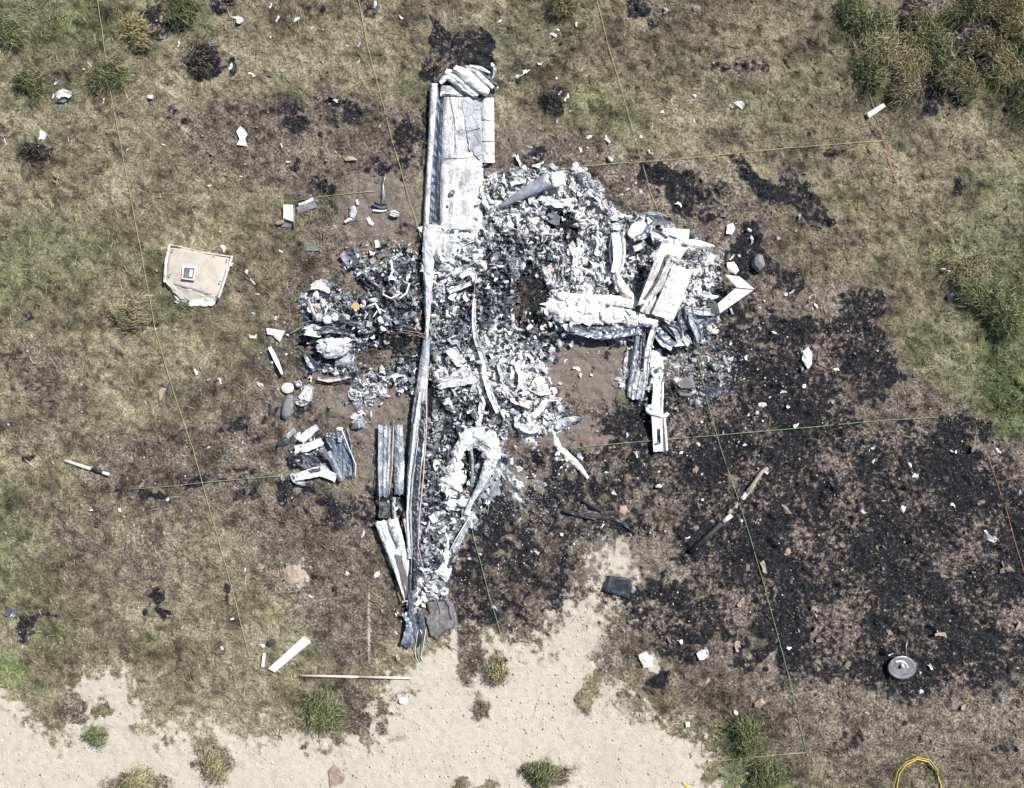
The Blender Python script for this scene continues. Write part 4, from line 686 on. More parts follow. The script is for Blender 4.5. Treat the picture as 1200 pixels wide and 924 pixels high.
heap(T, [(660, 540, 10, 12, 12, 3, 8, .02, WHT)], 'scrap', 5)

# ------------------------------------------------------------------ tail section
T = empty('tail_section', 770, 350, 'white tail section with upright fin panels and pointed chevron end', 'aircraft tail')
TS = T
fused(T, 714, 240, 860, 480, lambda X, Y: ((X >= 716) & (Y <= 395)) | (X >= 730))
ribbon('rear_fuselage', [(640, 356), (660, 364), (690, 368), (720, 368), (748, 374), (765, 380)], [18, 26, 28, 24, 16, 8], [.08, .12, .13, .12, .11, .10], 'ash_white', T, 'arch', .07, 22, 1.6, .02, 3.0, jag=.4, fac=.032, fpx=8); ribbon('fuselage_skin', [(655, 347), (690, 352), (720, 352), (745, 358)], [9, 12, 12, 9], .12, 'ash_chalk', T, 'arch', .03, 9, 2, .018, 3, jag=.3, fac=.025, fpx=6); ribbon('fuselage_skin', [(670, 386), (700, 391), (730, 388), (752, 386)], [10, 14, 14, 12], .08, 'bare_metal', T, 'vee', .05, 8, 4, .024, 3, jag=.2)
ribbon('fuselage_skin', [(655, 347), (690, 352), (720, 352), (745, 358)], [9, 12, 12, 9], .12, 'ash_chalk', T, 'arch', .03, 9, 2, .018, 3, jag=.3, fac=.025, fpx=6); ribbon('fuselage_skin', [(670, 386), (700, 391), (730, 388), (752, 386)], [10, 14, 14, 12], .08, 'bare_metal', T, 'vee', .05, 8, 4, .024, 3, jag=.2)
sheet('fin_skin', [(776, 283), (806, 291), (765, 352), (747, 358)], [.50, .52, .33, .30], 'stained_white', T, 8, 14, .008, 2, .02)
sheet('fin_skin', [(749, 355), (768, 345), (776, 372), (757, 368)], [.33, .34, .26, .24], 'stained_white', T, 6, 6, .01, 2, .03)
sheet('rudder_skin', [(789, 310), (812, 318), (789, 377), (764, 368)], [.55, .52, .30, .32], 'ash_chalk', T, 12, 20, .010, 2, .03, arch=.025)
ribbon('spar', [(796, 300), (778, 325), (752, 366)], [4, 5, 5], [.5, .44, .3], 'stained_white', T, 'channel', .02, 5, 4, .006)
tube('rib', [(790, 301, .55), (802, 309, .55)], .012, 'bare_metal', T, 5); ribbon('spar_edge', [(783, 299), (770, 330), (756, 350)], 3, [.53, .43, .36], 'grey_slate', T, 'flat', .01, 3, 4, .003)
sheet('stabiliser_skin', [(778, 267), (808, 269), (807, 284), (783, 275)], [.36, .34, .32, .36], 'white_paint', T, 7, 5, .006, 2, .03); ribbon('stabiliser_edge', [(800, 283), (818, 286), (837, 289)], [6, 9, 3], [.33, .30, .26], 'white_paint', T, 'arch', .02, 5, 3, .004)
tube('rod', [(801, 298, .34), (815, 294, .33), (830, 289, .3)], .008, 'tan_bits', T, 5)
for p_, wd, z, m in (([(738, 277), (746, 268), (757, 262)], [8, 15, 10], .24, 'ash_white'), ([(742, 281), (756, 276), (766, 262)], [5, 8, 8], .26, 'bare_metal'), ([(756, 256), (770, 258), (786, 259)], [8, 12, 7], .24, 'ash_grey'), ([(760, 254), (765, 262), (763, 270)], [6, 9, 7], .27, 'bare_metal'),
                     ([(764, 270), (772, 277), (781, 281)], [7, 11, 7], .29, 'bare_metal'), ([(758, 276), (760, 286), (763, 290)], [8, 9, 4], .2, 'ash_grey'), ([(743, 292), (749, 290), (753, 286)], [6, 8, 5], .17, 'white_paint'), ([(754, 252), (768, 251), (782, 256)], [4, 6, 4], .2, 'ash_white'),
                     ([(718, 266), (724, 264), (728, 268)], [7, 9, 5], .12, 'white_paint')):
    ribbon('folded_skin', p_, wd, z, m, T, 'vee', .035, 6, 3, .016, 2.5, jag=.15)
ribbon('duct', [(724, 273), (726, 290), (726, 305), (721, 320)], [16, 15, 14, 10], .18, 'ash_white', T, 'channel', .05, 8, 4, .014, 3, jag=.07); ribbon('duct', [(722, 318), (728, 336), (738, 348), (745, 356)], [5, 11, 11, 6], .17, 'white_paint', T, 'arch', .04, 6, 4, .012, jag=.14)
tube('cable', [(716, 275, .2), (714, 292, .2), (716, 310, .18)], .010, 'ash_grey', T, 5, 4)
# chevron end
sheet('chevron', [(840, 357), (864, 336), (884, 339.5), (843, 368)], [.26, .30, .30, .24], 'white_paint', T, 6, 10, .003, 2, .0, arch=.0); sheet('chevron', [(850, 322), (867, 324.5), (884.5, 339), (863.5, 337)], [.30, .30, .304, .304], 'white_paint', T, 6, 6, .003, 2, .0)
sheet('scorched_skin', [(829, 355), (841, 356), (844, 368), (836, 368)], [.24, .265, .245, .22], 'grey_slate', T, 5, 5, .004, 2, .02)
ribbon('frame', [(808, 364), (822, 366), (838, 366)], [5, 8, 8], .2, 'bare_metal', T, 'channel', .03, 6, 3, .006); ribbon('frame', [(808, 360), (812, 376), (818, 390), (820, 402)], [5, 9, 9, 4], .2, 'ash_grey', T, 'vee', .04, 6, 3, .01, jag=.12)
ribbon('frame', [(836, 371), (828, 378), (817, 385)], [9, 8, 5], .17, 'bare_metal', T, 'channel', .03, 6, 3, .01); sheet('frame_web', [(810, 368), (834, 371), (822, 382), (813, 376)], .16, 'ash_grey', T, 6, 5, .012, 3, .06)
ribbon('folded_skin', [(824, 347), (833, 349), (842, 348)], [3, 6, 3], .2, 'white_paint', T, 'arch', .02, 5, 3, .006)
for p_, wd, m in (([(772, 382), (786, 392), (800, 402)], [12, 22, 10], 'bare_metal'), ([(785, 380), (795, 384), (797, 400)], [8, 14, 8], 'ash_grey'), ([(770, 392), (778, 402), (788, 408)], [8, 10, 8], 'bare_metal'), ([(790, 404), (798, 402), (806, 400)], [5, 8, 5], 'ash_white'), ([(798, 362), (800, 376), (806, 386)], [8, 11, 8], 'dark_metal'), ([(776, 378), (786, 386), (793, 395)], [4, 7, 5], 'dark_metal'), ([(802, 394), (805, 399), (808, 404)], [6, 8, 6], 'white_paint')):
    ribbon('crumpled_skin', p_, wd, .14, m, T, 'vee', .05, 7, 3, .022, 2.5, jag=.15)
# fin post and lower boom
sheet('hinge_plate', [(747, 372), (772, 374), (770, 380), (750, 379)], .24, 'white_paint', T, 6, 4, .006, 2, .05)
ribbon('boom_rail', [(748, 376), (746, 400), (742, 430), (737, 466)], [6, 5, 5, 5], [.22, .16, .12, .06], 'bare_metal', T, 'arch', .03, 5, 4, .006); ribbon('boom_rail', [(768, 380), (763, 395), (758, 420), (756, 448)], [5, 6, 5, 5], [.22, .18, .13, .08], 'ash_white', T, 'channel', .03, 6, 4, .006)
ribbon('boom_skin', [(754, 380), (751, 405), (748, 430), (746, 466)], [9, 10, 12, 16], [.14, .10, .06, .05], 'ash_grey', T, 'wave', .03, 10, 4, .010, 2, jag=.08)
ribbon('boom_skin', [(752, 436), (748, 452), (746, 468)], [12, 16, 16], .085, 'ash_white', T, 'wave', .03, 9, 4, .010, 2, jag=.12); ribbon('boom_skin', [(768, 410), (770, 436), (766, 455)], [14, 16, 10], .04, 'ash_white', T, 'arch', .04, 8, 4, .016, 3, jag=.2)
tube('cross_tie', [(748, 418, .17), (755, 419.5, .18), (762, 418, .17)], .011, 'ash_grey', T, 6)
tube('boom_rail', [(757, 384, .17), (753, 400, .15), (752, 428, .12)], .010, 'dark_metal', T, 5)
ribbon('spar_box', [(772, 448), (771, 468), (770, 487)], [12, 13, 14], .10, 'ash_white', T, 'channel', .03, 8, 4, .008, jag=.06)
SE_ = sheet('spar_end', [(763.5, 488), (779.5, 487), (783, 528), (766, 530)], [.13, .13, .09, .09], 'ash_white', T, 7, 10, .005, 2, .02); ribbon('spar_end_flange', [(778.5, 489), (781.5, 528)], 3, .13, 'white_paint', SE_, 'arch', .015, 4, 4, .003)
ribbon('inspection_slot', [(772, 503), (773, 520)], 3, .137, 'dark_metal', SE_, 'flat', .0, 3, 4, .002)
ribbon('clamp_loop', [(766, 476), (758, 477), (758, 483), (770, 486), (780, 489), (783, 484)], [4, 5, 5, 5, 5, 4], .15, 'ash_white', T, 'arch', .025, 5, 3, .003, jag=.04); tube('bolt', [(771, 519, .14), (771, 519, .16)], .02, 'ash_grey', SE_, 6)
heap(T, [(690, 372, 50, 18, 30, 5, 13, .16, WHT), (650, 372, 20, 20, 20, 5, 12, .12, WHT), (740, 395, 24, 10, 18, 5, 11, .08, MIX), (745, 320, 14, 26, 22, 4, 9, .08, MIX), (820, 330, 14, 34, 28, 4, 11, .10, WHT), (815, 300, 14, 12, 10, 5, 12, .12, WHT), (760, 450, 22, 28, 26, 4, 9, .05, MIX), (800, 400, 30, 18, 24, 4, 9, .05, MIX), (730, 280, 22, 16, 12, 5, 11, .08, MIX), (690, 400, 40, 8, 12, 4, 9, .04, MIX)], 'scrap', 6)
chips('ash_and_scrap', 8000, lambda px, py: lookup(ash, px, py) * dens_clump(px, py) * .9, (.012, .10), (.04, .35), WH, [5, 4, 4, 4, 2.5, .4], None, 32, (715, 240, 850, 385), .06, .6, T, T.location, power=2.3, asp=(.18, .9), coh=1)

# ------------------------------------------------------------------ engine
T = empty('engine', 400, 370, 'burnt engine and cowling in a blackened tangle of pipes ahead of the wing', 'engine')
fused(T, 345, 280, 502, 470, lambda X, Y: X < 498, amp=1.5)
ribbon('cowling', [(361, 352), (366, 364), (372, 378)], [4, 4, 4], .16, 'pink_metal', T, 'arch', .02, 4, 3, .003)
ribbon('cowling', [(364, 337), (376, 333), (388, 340)], [5, 13, 10], .15, 'stained_white', T, 'vee', .05, 9, 1.8, .02, jag=.25, fac=.02); ribbon('cowling', [(386, 335), (390, 329), (394, 333)], [8, 10, 8], .13, 'bare_metal', T, 'vee', .04, 6, 3, .015, jag=.15)
ribbon('cowling', [(357, 388), (366, 387), (376, 390)], [10, 14, 12], .16, 'ash_mixed', T, 'vee', .05, 10, 1.8, .022, jag=.25, fac=.02)
ribbon('cowling', [(372, 390), (384, 386), (400, 388), (412, 391)], [6, 8, 7, 4], .18, 'ash_mixed', T, 'vee', .04, 7, 2, .018, jag=.25, fac=.02)
ribbon('cowling', [(373, 403), (384, 408), (398, 407), (410, 402)], [14, 24, 22, 14], .17, 'molten', T, 'arch', .07, 14, 1.8, .018, 3, jag=.25, fac=.03, fpx=6)
ribbon('cowling', [(358, 414), (364, 425), (370, 434)], [6, 9, 7], .05, 'bare_metal', T, 'vee', .04, 5, 3, .012, jag=.15); ribbon('cowling', [(376, 428), (388, 426), (400, 427)], [10, 8, 8], .05, 'dark_metal', T, 'roll', .04, 6, 3, .01)
ribbon('cowling', [(392, 424), (404, 422), (416, 425)], [12, 17, 14], .07, 'ash_grey', T, 'arch', .05, 7, 3, .018, jag=.15)
ribbon('pipe', [(372, 444), (386, 446), (402, 443), (412, 441)], [3, 5, 4, 3], .04, 'pink_metal', T, 'vee', .03, 6, 2, .008, jag=.2); tube('pipe', [(370, 448, .03), (392, 450, .03), (410, 448, .03)], .008, 'charcoal', T, 6, 5)
for k in range(4):
    x0, y0 = 374 + k * 9, 372 + (k % 2) * 3
    disc('cylinder', x0, y0, 5.2, .14, 'ash_mixed', T, .08, 10, ((1, 0), (1, .15), (.8, .2), (.8, .3), (1, .35), (1, .5), (.8, .55), (.8, .65), (1, .7), (1, .85), (.5, 1)))
for p_ in ([(391, 348), (400, 357), (411, 361)], [(401, 347), (406, 354), (411, 361)], [(410, 374), (418, 368), (420, 360)], [(383, 361), (395, 366), (404, 376)], [(430, 360), (440, 356), (446, 368)], [(437, 372), (444, 362), (452, 366)], [(455, 330), (460, 318), (458, 305)], [(395, 382), (410, 378), (424, 380)], [(378, 352), (384, 360), (380, 370)], [(466, 352), (476, 344), (480, 332)], [(448, 345), (458, 350), (468, 345)]):
    tube('pipe', [(x, y, .12 + rnd.uniform(0, .08)) for x, y in p_], rnd.uniform(.010, .02), rnd.choice(['ash_white', 'ash_white', 'ash_grey', 'bare_metal']), T, 6, 4)
for p_ in ([(420, 324), (430, 334), (438, 340)], [(424, 322), (434, 331), (442, 337)]): tube('hose', [(x, y, .10) for x, y in p_], .022, 'charcoal', T, 7, 4)
for p_ in ([(464, 389), (480, 391), (494, 395), (502, 397)], [(476, 381), (486, 386), (497, 395)], [(488, 384), (492, 372), (494, 364)], [(462, 386), (478, 388), (500, 392)]): tube('engine_mount_wire', [(x, y, .15 + .03 * i) for i, (x, y) in enumerate(p_)], .006, 'wire_tan', T, 5, 4)
put('orange_hose', scrap_mesh(8, 'orange_bits', .5), 418, 358, 9, .2, T); ribbon('bent_panel', [(402, 296), (408, 302), (414, 312)], [12, 14, 12], .08, 'ash_grey', T, 'vee', .05, 6, 3, .014, jag=.15)
heap(T, [(385, 360, 26, 24, 36, 5, 12, .16, {'ash_white': 1.6, 'ash_mixed': 4, 'ash_grey': 3, 'dark_metal': 2.5, 'pink_metal': 1.5, 'bare_metal': 2}), (420, 380, 30, 18, 26, 5, 11, .12, MIX), (455, 350, 34, 36, 40, 5, 13, .10, DRK), (430, 400, 50, 6, 14, 5, 11, .05, DRK), (410, 305, 12, 14, 10, 6, 11, .07, MIX), (470, 310, 24, 20, 20, 4, 9, .06, MIX), (430, 440, 40, 16, 24, 5, 10, .05, MIX), (425, 455, 18, 12, 14, 5, 12, .05, MIX), (478, 440, 16, 22, 24, 5, 12, .08, DRK), (385, 432, 26, 12, 14, 5, 10, .05, DRK), (385, 395, 24, 14, 16, 5, 11, .15, MIX), (450, 300, 40, 14, 16, 3, 8, .03, MIX)], 'scrap', 7)
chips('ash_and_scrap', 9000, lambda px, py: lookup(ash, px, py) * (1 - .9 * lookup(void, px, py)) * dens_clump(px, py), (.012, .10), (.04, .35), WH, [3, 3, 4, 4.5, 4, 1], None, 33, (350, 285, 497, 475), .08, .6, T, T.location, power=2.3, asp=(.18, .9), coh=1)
# propeller
T = empty('propeller', 340, 468, 'bent grey propeller blade with a pale domed hub left of the engine', 'propeller')
plate('blade', [(337, 462), (343.5, 464), (344, 476), (341, 487), (335, 493), (329.5, 489), (330.5, 475)], .05, 'grey_slate', T, t=.015, amp=.002, dome=.03, jag=.2, sub=4, smooth=True)
disc('hub', 337, 455, 7.5, .02, 'stained_white', T, .07, 14, ((.8, 0), (1, .3), (.95, .7), (.7, .85), (.6, 1), (.3, .9)), sq=.85, smooth=False)
disc('bearing_ring', 350, 450, 4, .06, 'ash_grey', T, .03, 12, ((1, 0), (1, 1), (.6, 1), (.5, .3))); ribbon('hub_bracket', [(352, 468), (358, 460), (364, 452), (361, 470)], [6, 7, 7, 8], .06, 'ash_mixed', T, 'channel', .03, 6, 3, .01, jag=.15); ribbon('hub_bracket', [(347, 470), (354, 475), (361, 470)], [5, 7, 5], .04, 'bare_metal', T, 'vee', .03, 5, 3, .01)
heap(T, [(357, 460, 8, 12, 10, 4, 8, .07, WHT), (362, 442, 8, 5, 5, 3, 6, .02, WHT)], 'fitting', 8)
# seat pan / cowl clump lower left
T = empty('folded_cowling', 378, 536, 'folded dark blue and silver cowling standing alone below the propeller', 'cowling')
ribbon('folded_panel', [(395, 506), (402, 530), (407, 560)], [30, 24, 18], .05, 'spar_blue', T, 'tray', .05, 16, 2.5, .012, 2, jag=.12, fac=.010, fpx=7); tube('panel_edge', [(400, 502, .13), (410, 528, .13), (417, 545, .1), (416, 560, .04)], .010, 'ash_white', T, 5, 4)
ribbon('folded_panel', [(384, 530), (392, 545), (400, 564)], [8, 7, 6], .13, 'ash_grey', T, 'ridge', .04, 6, 4, .01, jag=.1)
ribbon('crumpled_skin', [(345, 560), (360, 556), (376, 552), (394, 561)], [7, 10, 12, 8], .06, 'ash_white', T, 'vee', .04, 8, 2, .02, jag=.15); ribbon('crumpled_skin', [(342, 555), (346, 563), (358, 568)], [6, 8, 4], .05, 'bare_metal', T, 'vee', .04, 6, 2, .014)
ribbon('crumpled_skin', [(338, 540), (350, 536), (366, 546), (376, 546)], [10, 20, 20, 12], .08, 'ash_grey', T, 'wave', .04, 9, 3, .018, jag=.12); ribbon('crumpled_skin', [(336, 513), (341, 508), (346, 504)], [4, 6, 5], .1, 'ash_white', T, 'vee', .03, 5, 3, .005)
ribbon('crumpled_skin', [(352, 518), (360, 509), (372, 500)], [8, 10, 5], .10, 'ash_white', T, 'vee', .04, 7, 2, .022, jag=.2); ribbon('crumpled_skin', [(325, 522), (334, 518), (342, 512)], [4, 7, 6], .05, 'dark_metal', T, 'ridge', .04, 5, 3, .01)
ribbon('crumpled_skin', [(342, 540), (350, 536), (352, 544)], [8, 10, 8], .11, 'dark_metal', T, 'vee', .03, 5, 3, .01); ribbon('crumpled_skin', [(372, 528), (382, 534), (384, 538)], [5, 8, 5], .13, 'ash_grey', T, 'arch', .03, 5, 3, .01); ribbon('crumpled_skin', [(345, 527), (362, 524), (378, 517)], [8, 10, 8], .10, 'ash_white', T, 'vee', .03, 6, 3, .015, jag=.25)
heap(T, [(355, 528, 18, 20, 22, 4, 9, .09, MIX), (385, 512, 18, 8, 10, 4, 9, .08, DRK), (350, 555, 14, 8, 6, 4, 8, .05, MIX), (340, 560, 14, 6, 6, 3, 6, .02, DRK)], 'scrap', 9)
put('tan_scrap', SCR['tan_bits'][1], 355, 501, 9, .03, T)
# ------------------------------------------------------------------ single pieces lying round the wreck
T = empty('access_panel', 232, 322, 'large beige square panel with a small rectangular hatch, lying on the grass', 'panel')
sheet('panel_face', [(197, 288), (271, 301), (256, 349), (193, 331)], [.10, .11, .06, .07], 'beige_panel', T, 16, 14, .014, 2.5, .02, arch=.035, smooth=True)
ribbon('panel_lip', [(198, 287), (194, 310), (193, 331)], 3.5, .11, 'stained_white', T, 'arch', .02, 5, 3, .004, jag=.18); ribbon('panel_lip', [(272, 300), (264, 325), (256, 349)], 3, .12, 'white_paint', T, 'arch', .02, 5, 3, .004, jag=.15)
ribbon('panel_lip', [(198, 287), (222, 292), (240, 297), (271, 301)], 2, .11, 'beige_panel', T, 'arch', .015, 4, 4, .003, jag=.05)
sheet('panel_skirt', [(193, 329), (256, 347), (248, 357), (212, 351)], [.075, .065, .03, .03], 'beige_panel', T, 14, 6, .012, 2.5, .10)
ribbon('torn_edge', [(194, 330), (204, 342), (214, 352), (224, 357)], [4, 7, 9, 8], .04, 'stained_white', T, 'flat', .0, 6, 3, .012, jag=.3); ribbon('torn_edge', [(222, 356), (236, 354), (248, 355), (256, 346)], [7, 9, 9, 5], .04, 'stained_white', T, 'flat', .0, 6, 3, .012, jag=.35)
HF = sheet('hatch_frame', [(214, 311.5), (230, 313), (227.5, 329), (212.5, 327)], .137, 'white_paint', T, 4, 4, .001, 2, .0, t=.02); sheet('hatch', [(216, 313.5), (228, 314.5), (226, 327), (214.5, 325.5)], .143, 'grey_slate', HF, 4, 4, .001, 2, .0, t=.008)
sheet('latch', [(222.5, 316), (226, 316.5), (225, 325), (221.5, 324)], .150, 'white_paint', HF, 3, 3, .0, 2, 0, t=.005)
for x, y in ((202, 293), (222, 297), (250, 301), (266, 305), (258, 330), (199, 322)): disc('rivet', x, y, 1.0, .115, 'grey_slate', T, .012, 8, ((1, 0), (1, .6), (.5, 1)))

def piece(name, label, cat, poly, mat, z=.03, group=None, **k):
    T_ = plate(name, poly, z, mat, None, **k); return setp(T_, label, cat, group)
def rib1(name, label, cat, *a, group=None, **k): return setp(ribbon(name, *a, **k), label, cat, group)
piece('torn_sheet', 'white hourglass shaped torn scrap on brown grass above the beige panel', 'scrap', [(277, 154), (282, 148), (290, 158), (287, 163), (290, 172), (277, 170), (281, 163)], 'white_paint', .04)
T = empty('wing_root_fitting', 337, 253, 'upright white box piece with grey opening beside a grey sheet', 'scrap')
sheet('box_face', [(332, 240), (344, 240), (344, 260), (332, 256)], .08, 'white_paint', T, 5, 5, .003, 2, .02); sheet('box_end', [(331, 254), (343, 256), (342, 267), (329, 266)], [.07, .08, .03, .03], 'grey_slate', T, 5, 5, .004, 2, .03); ribbon('box_flange', [(344, 240), (344.5, 266)], 3, .07, 'tan_bits', T, 'arch', .02, 4, 4, .002); ribbon('box_flange', [(324, 262), (329, 261), (333, 259)], [4, 5, 3], .05, 'tan_bits', T, 'arch', .015, 4, 3, .003)
T = empty('grey_sheet', 358, 243, 'dark grey sheet with a bright torn edge on grass above the engine', 'scrap'); sheet('sheet', [(347, 243), (369, 235), (372, 243), (350, 250)], .03, 'grey_slate', T, 6, 5, .01, 2, .06); ribbon('torn_edge', [(350, 240), (359, 238), (367, 233)], [3, 4, 3], .05, 'white_paint', T, 'arch', .01, 4, 3, .004, jag=.2)
piece('torn_sheet', 'pale green white torn plastic on grass just left of the engine', 'scrap', [(312, 385), (322, 386), (334, 388), (330, 396), (328, 401), (320, 394), (313, 392)], 'cream', .04, dome=.02)
rib1('curved_edge', 'thin curved white edging strip standing in grass left of the engine', 'scrap', [(316, 407), (320, 415), (325, 425), (331, 439)], [4, 5, 5, 2], .05, 'cream', prof='tilt', h=.05, amp=.004)
rib1('bent_tube', 'long thin bent green grey tube by the engine cowling edge', 'scrap', [(340, 391), (350, 386), (358, 381), (362, 376)], [2, 2, 2, 2], .03, 'grey_slate', prof='roll', h=.02, nu=5, amp=.003)
T = empty('control_linkage', 448, 240, 'thin curved rod fixed to a small bracket on brown soil', 'linkage'); tube('rod', [(452, 204, .06), (449, 216, .08), (450, 230, .08), (448, 240, .05)], .010, 'wire_grey', T, 6, 3); ribbon('bracket', [(437, 238), (446, 243), (454, 241)], [4, 5, 5], .04, 'ash_grey', T, 'channel', .03, 6, 3, .006); ribbon('bracket', [(437, 247), (446, 248), (453, 247)], 3, .03, 'white_paint', T, 'arch', .02, 4, 3, .003)
T = empty('bent_bracket', 412, 252, 'bent grey bracket with a pale foot between rod and grey sheet', 'scrap'); ribbon('plate', [(413, 242), (415, 248), (412, 255)], [6, 9, 7], .04, 'ash_grey', T, 'arch', .03, 5, 3, .006); ribbon('foot', [(404, 261), (409, 257), (414, 256)], [3, 5, 4], .02, 'white_paint', T, 'arch', .02, 4, 3, .005); ribbon('tab', [(418, 234), (419, 240)], 3, .04, 'white_paint', T, 'arch', .01, 4, 3, .002)
rib1('folded_strip', 'small folded white strip right of the linkage bracket', 'scrap', [(457, 250), (463, 252), (468, 252)], [6, 9, 4], .03, 'white_paint', prof='wave', h=.03, nu=7, amp=.01)
piece('bright_scrap', 'rounded white scrap of two lobes below the folded white strip', 'scrap', [(429, 256), (433, 254), (435, 259), (439, 262), (437, 265), (432, 263)], 'white_paint', .02)
piece('bright_scrap', 'upright oval white scrap above the engine tangle', 'scrap', [(439, 282), (443, 281), (445, 286), (444, 291), (440, 290)], 'white_paint', .02)
T = empty('slate_offcut', 365, 291, 'small dark grey oblong offcut on grass above the engine', 'scrap'); sheet('offcut', [(358, 288), (372, 288), (374, 294), (359, 294)], .025, 'grey_slate', T, 5, 4, .004, 2, .05)
piece('bright_scrap', 'white pebble like scrap just left of the right wing remains', 'scrap', [(489, 267), (496, 265), (500, 270), (499, 275), (493, 272)], 'white_paint', .04)
# ranging rods and boards
def rod(name, label, segs, r, cat='rod', z=.03):
    T_ = empty(name, *segs[0][0], label, cat)
    for a, b, m in segs: tube('band', [(a[0], a[1], z), (b[0], b[1], z)], r, m, T_, 8)
rod('survey_rod', 'banded white and black survey rod on grass at the left of the scene', [((76, 540), (107, 550), 'board_white'), ((107, 550), (120, 554), 'pole_black'), ((120, 554), (128, 556.5), 'board_white')], .028)
T = empty('burnt_rod', 855, 600, 'charred rod with one pale banded end crossing the green string', 'rod')
tube('pale_end', [(900, 549, .04), (893, 553, .04), (886, 563, .04), (868, 587, .03)], .035, 'tan_bits', T, 7); tube('band', [(865, 590, .03), (857, 598, .03)], .02, 'ash_grey', T, 7); tube('band', [(857, 604, .03), (847, 612, .03)], .042, 'board_white', T, 7); tube('charred_end', [(846, 613, .03), (826, 632, .03), (808, 647, .02)], .05, 'charcoal', T, 7)
tube('sleeve', [(857, 597, .03), (853, 603, .03)], .03, 'tan_bits', T, 6); ribbon('flaking_paint', [(884, 567), (876, 577), (870, 585)], 5, .05, 'ash_mixed', T, 'arch', .02, 4, 3, .006, jag=.2)
rod('scale_rod', 'long thin pinkish white rod on the ground below the left wing tip', [((352, 792), (420, 793.5), 'pole_pink'), ((420, 793.5), (482, 795), 'pole_pink')], .020)
def board(name, label, q, mat='board_white', z=.05, t=.05):
    T_ = empty(name, np.mean([a[0] for a in q]), np.mean([a[1] for a in q]), label, 'board'); sheet('board', q, z, mat, T_, 4, 6, .001, 2, 0, t=t); return T_
board('white_board', 'wide tapering white board on grass at lower left of the left wing', [(356, 746), (364, 753), (322, 788), (314, 784)]); board('white_peg', 'short thin white peg left of the wide white board', [(308, 766), (311, 766), (309, 782), (306, 782)], z=.06)
board('white_strip', 'short white board lying by the orange string', [(1016, 133), (1035, 121), (1038, 125), (1019, 138)], z=.06)
T = empty('painted_offcut', 188, 462, 'cream wedge of wood standing on brown grass under the beige panel', 'scrap'); sheet('offcut', [(186, 461), (190, 453), (195, 455), (187, 471)], .04, 'tan_bits', T, 4, 5, .003, 2, .04, t=.03)
# slabs and cups
T = empty('dark_slab', 724, 688, 'blue black rectangular slab on pale scorched soil', 'slab'); sheet('slab', [(714, 674), (741, 679), (737, 702), (706, 692)], .05, 'dark_metal', T, 9, 8, .012, 2, .03, t=.02, smooth=True); ribbon('slab_edge', [(714, 675), (728, 676), (740, 680)], 2, .06, 'grey_slate', T, 'arch', .01, 3, 4, .002)
T = empty('grey_cup', 801, 455, 'folded grey triangular shell open underneath, right of the tail boom', 'shell'); sheet('upper_flap', [(790, 450), (811, 439), (815, 457), (797, 455)], [.07, .12, .09, .09], 'grey_slate', T, 7, 6, .008, 2, .03, smooth=True); sheet('lower_shell', [(790, 452), (812, 458), (809, 465), (797, 465)], [.05, .03, .03, .03], 'grey_slate', T, 7, 5, .004, 2, .03, smooth=True); sheet('inner_shade', [(789, 451), (813, 458), (808, 461), (795, 458)], .02, 'charcoal', T, 5, 4, .002)  # charcoal sheet stands in for the shade inside the shell
o = put('smooth_stone', LUMP['grey_slate'][0], 889, 308, 25, .03, rz=1.8, tilt=.1, flat=.7, asp=.85); setp(o, 'smooth dark grey oval stone to the right of the tail fin', 'stone')
piece('shell_fragment', 'white oval scrap touching the chevron tip from above', 'scrap', [(852, 308), (860, 307), (866, 317), (862, 322), (853, 318)], 'ash_white', .04, dome=.03)
piece('shell_fragment', 'white torn square scrap north east of the tail', 'scrap', [(852, 264), (859, 261), (862, 268), (858, 275), (851, 274)], 'white_paint', .04)
piece('bright_scrap', 'small blue white triangle above the torn square scrap', 'scrap', [(844, 254), (850, 247), (851, 255)], 'ash_grey', .03)
piece('shell_fragment', 'tall white oval stone like scrap on black ground below the chevron', 'scrap', [(941, 412), (947, 407), (952, 415), (951, 428), (947, 433), (940, 422)], 'white_paint', .04, dome=.02)
T = empty('burnt_timber', 700, 603, 'black splintered strip on scorched soil south of the curved strip', 'timber'); ribbon('strip', [(660, 598), (675, 603), (695, 606), (718, 608)], [3, 6, 8, 5], .03, 'charcoal', T, 'arch', .03, 5, 3, .008, jag=.15); ribbon('strip', [(682, 587), (692, 593), (705, 600)], [3, 6, 5], .03, 'charcoal', T, 'ridge', .03, 5, 3, .008, jag=.2); ribbon('strip', [(716, 607), (728, 612), (745, 627)], [4, 4, 2], .02, 'dark_metal', T, 'arch', .02, 4, 3, .006, jag=.2); ribbon('pale_edge', [(662, 600), (680, 605), (698, 609)], 1.6, .06, 'ash_grey', T, 'arch', .005, 3, 3, .002)
piece('flat_stone', 'small pale brown stone beside the black splintered strip', 'stone', [(725, 594), (733, 592), (736, 598), (731, 605), (725, 601)], 'brown_stone', .03, dome=.03)
piece('flat_stone', 'grey pointed slab lying on the open sand at the bottom', 'stone', [(392, 896), (405, 910), (402, 918), (396, 920), (387, 924), (385, 905)], 'brown_stone', .03, amp=.004)
for lab, pts in (('tan oval stone at the right edge of the lower grass', [(884, 824), (892, 819), (898, 824), (890, 830), (884, 829)]), ('round pale sand lump beside the black spur of burn', [(748, 768), (756, 764), (766, 772), (764, 783), (754, 783)]), ('round cream stone at the edge of the sand beside green grass', [(803, 847), (808, 846), (809, 852), (804, 853)])):
    piece('round_stone', lab, 'stone', pts, 'brown_stone' if 'tan' in lab else 'cream', .03, dome=.03)
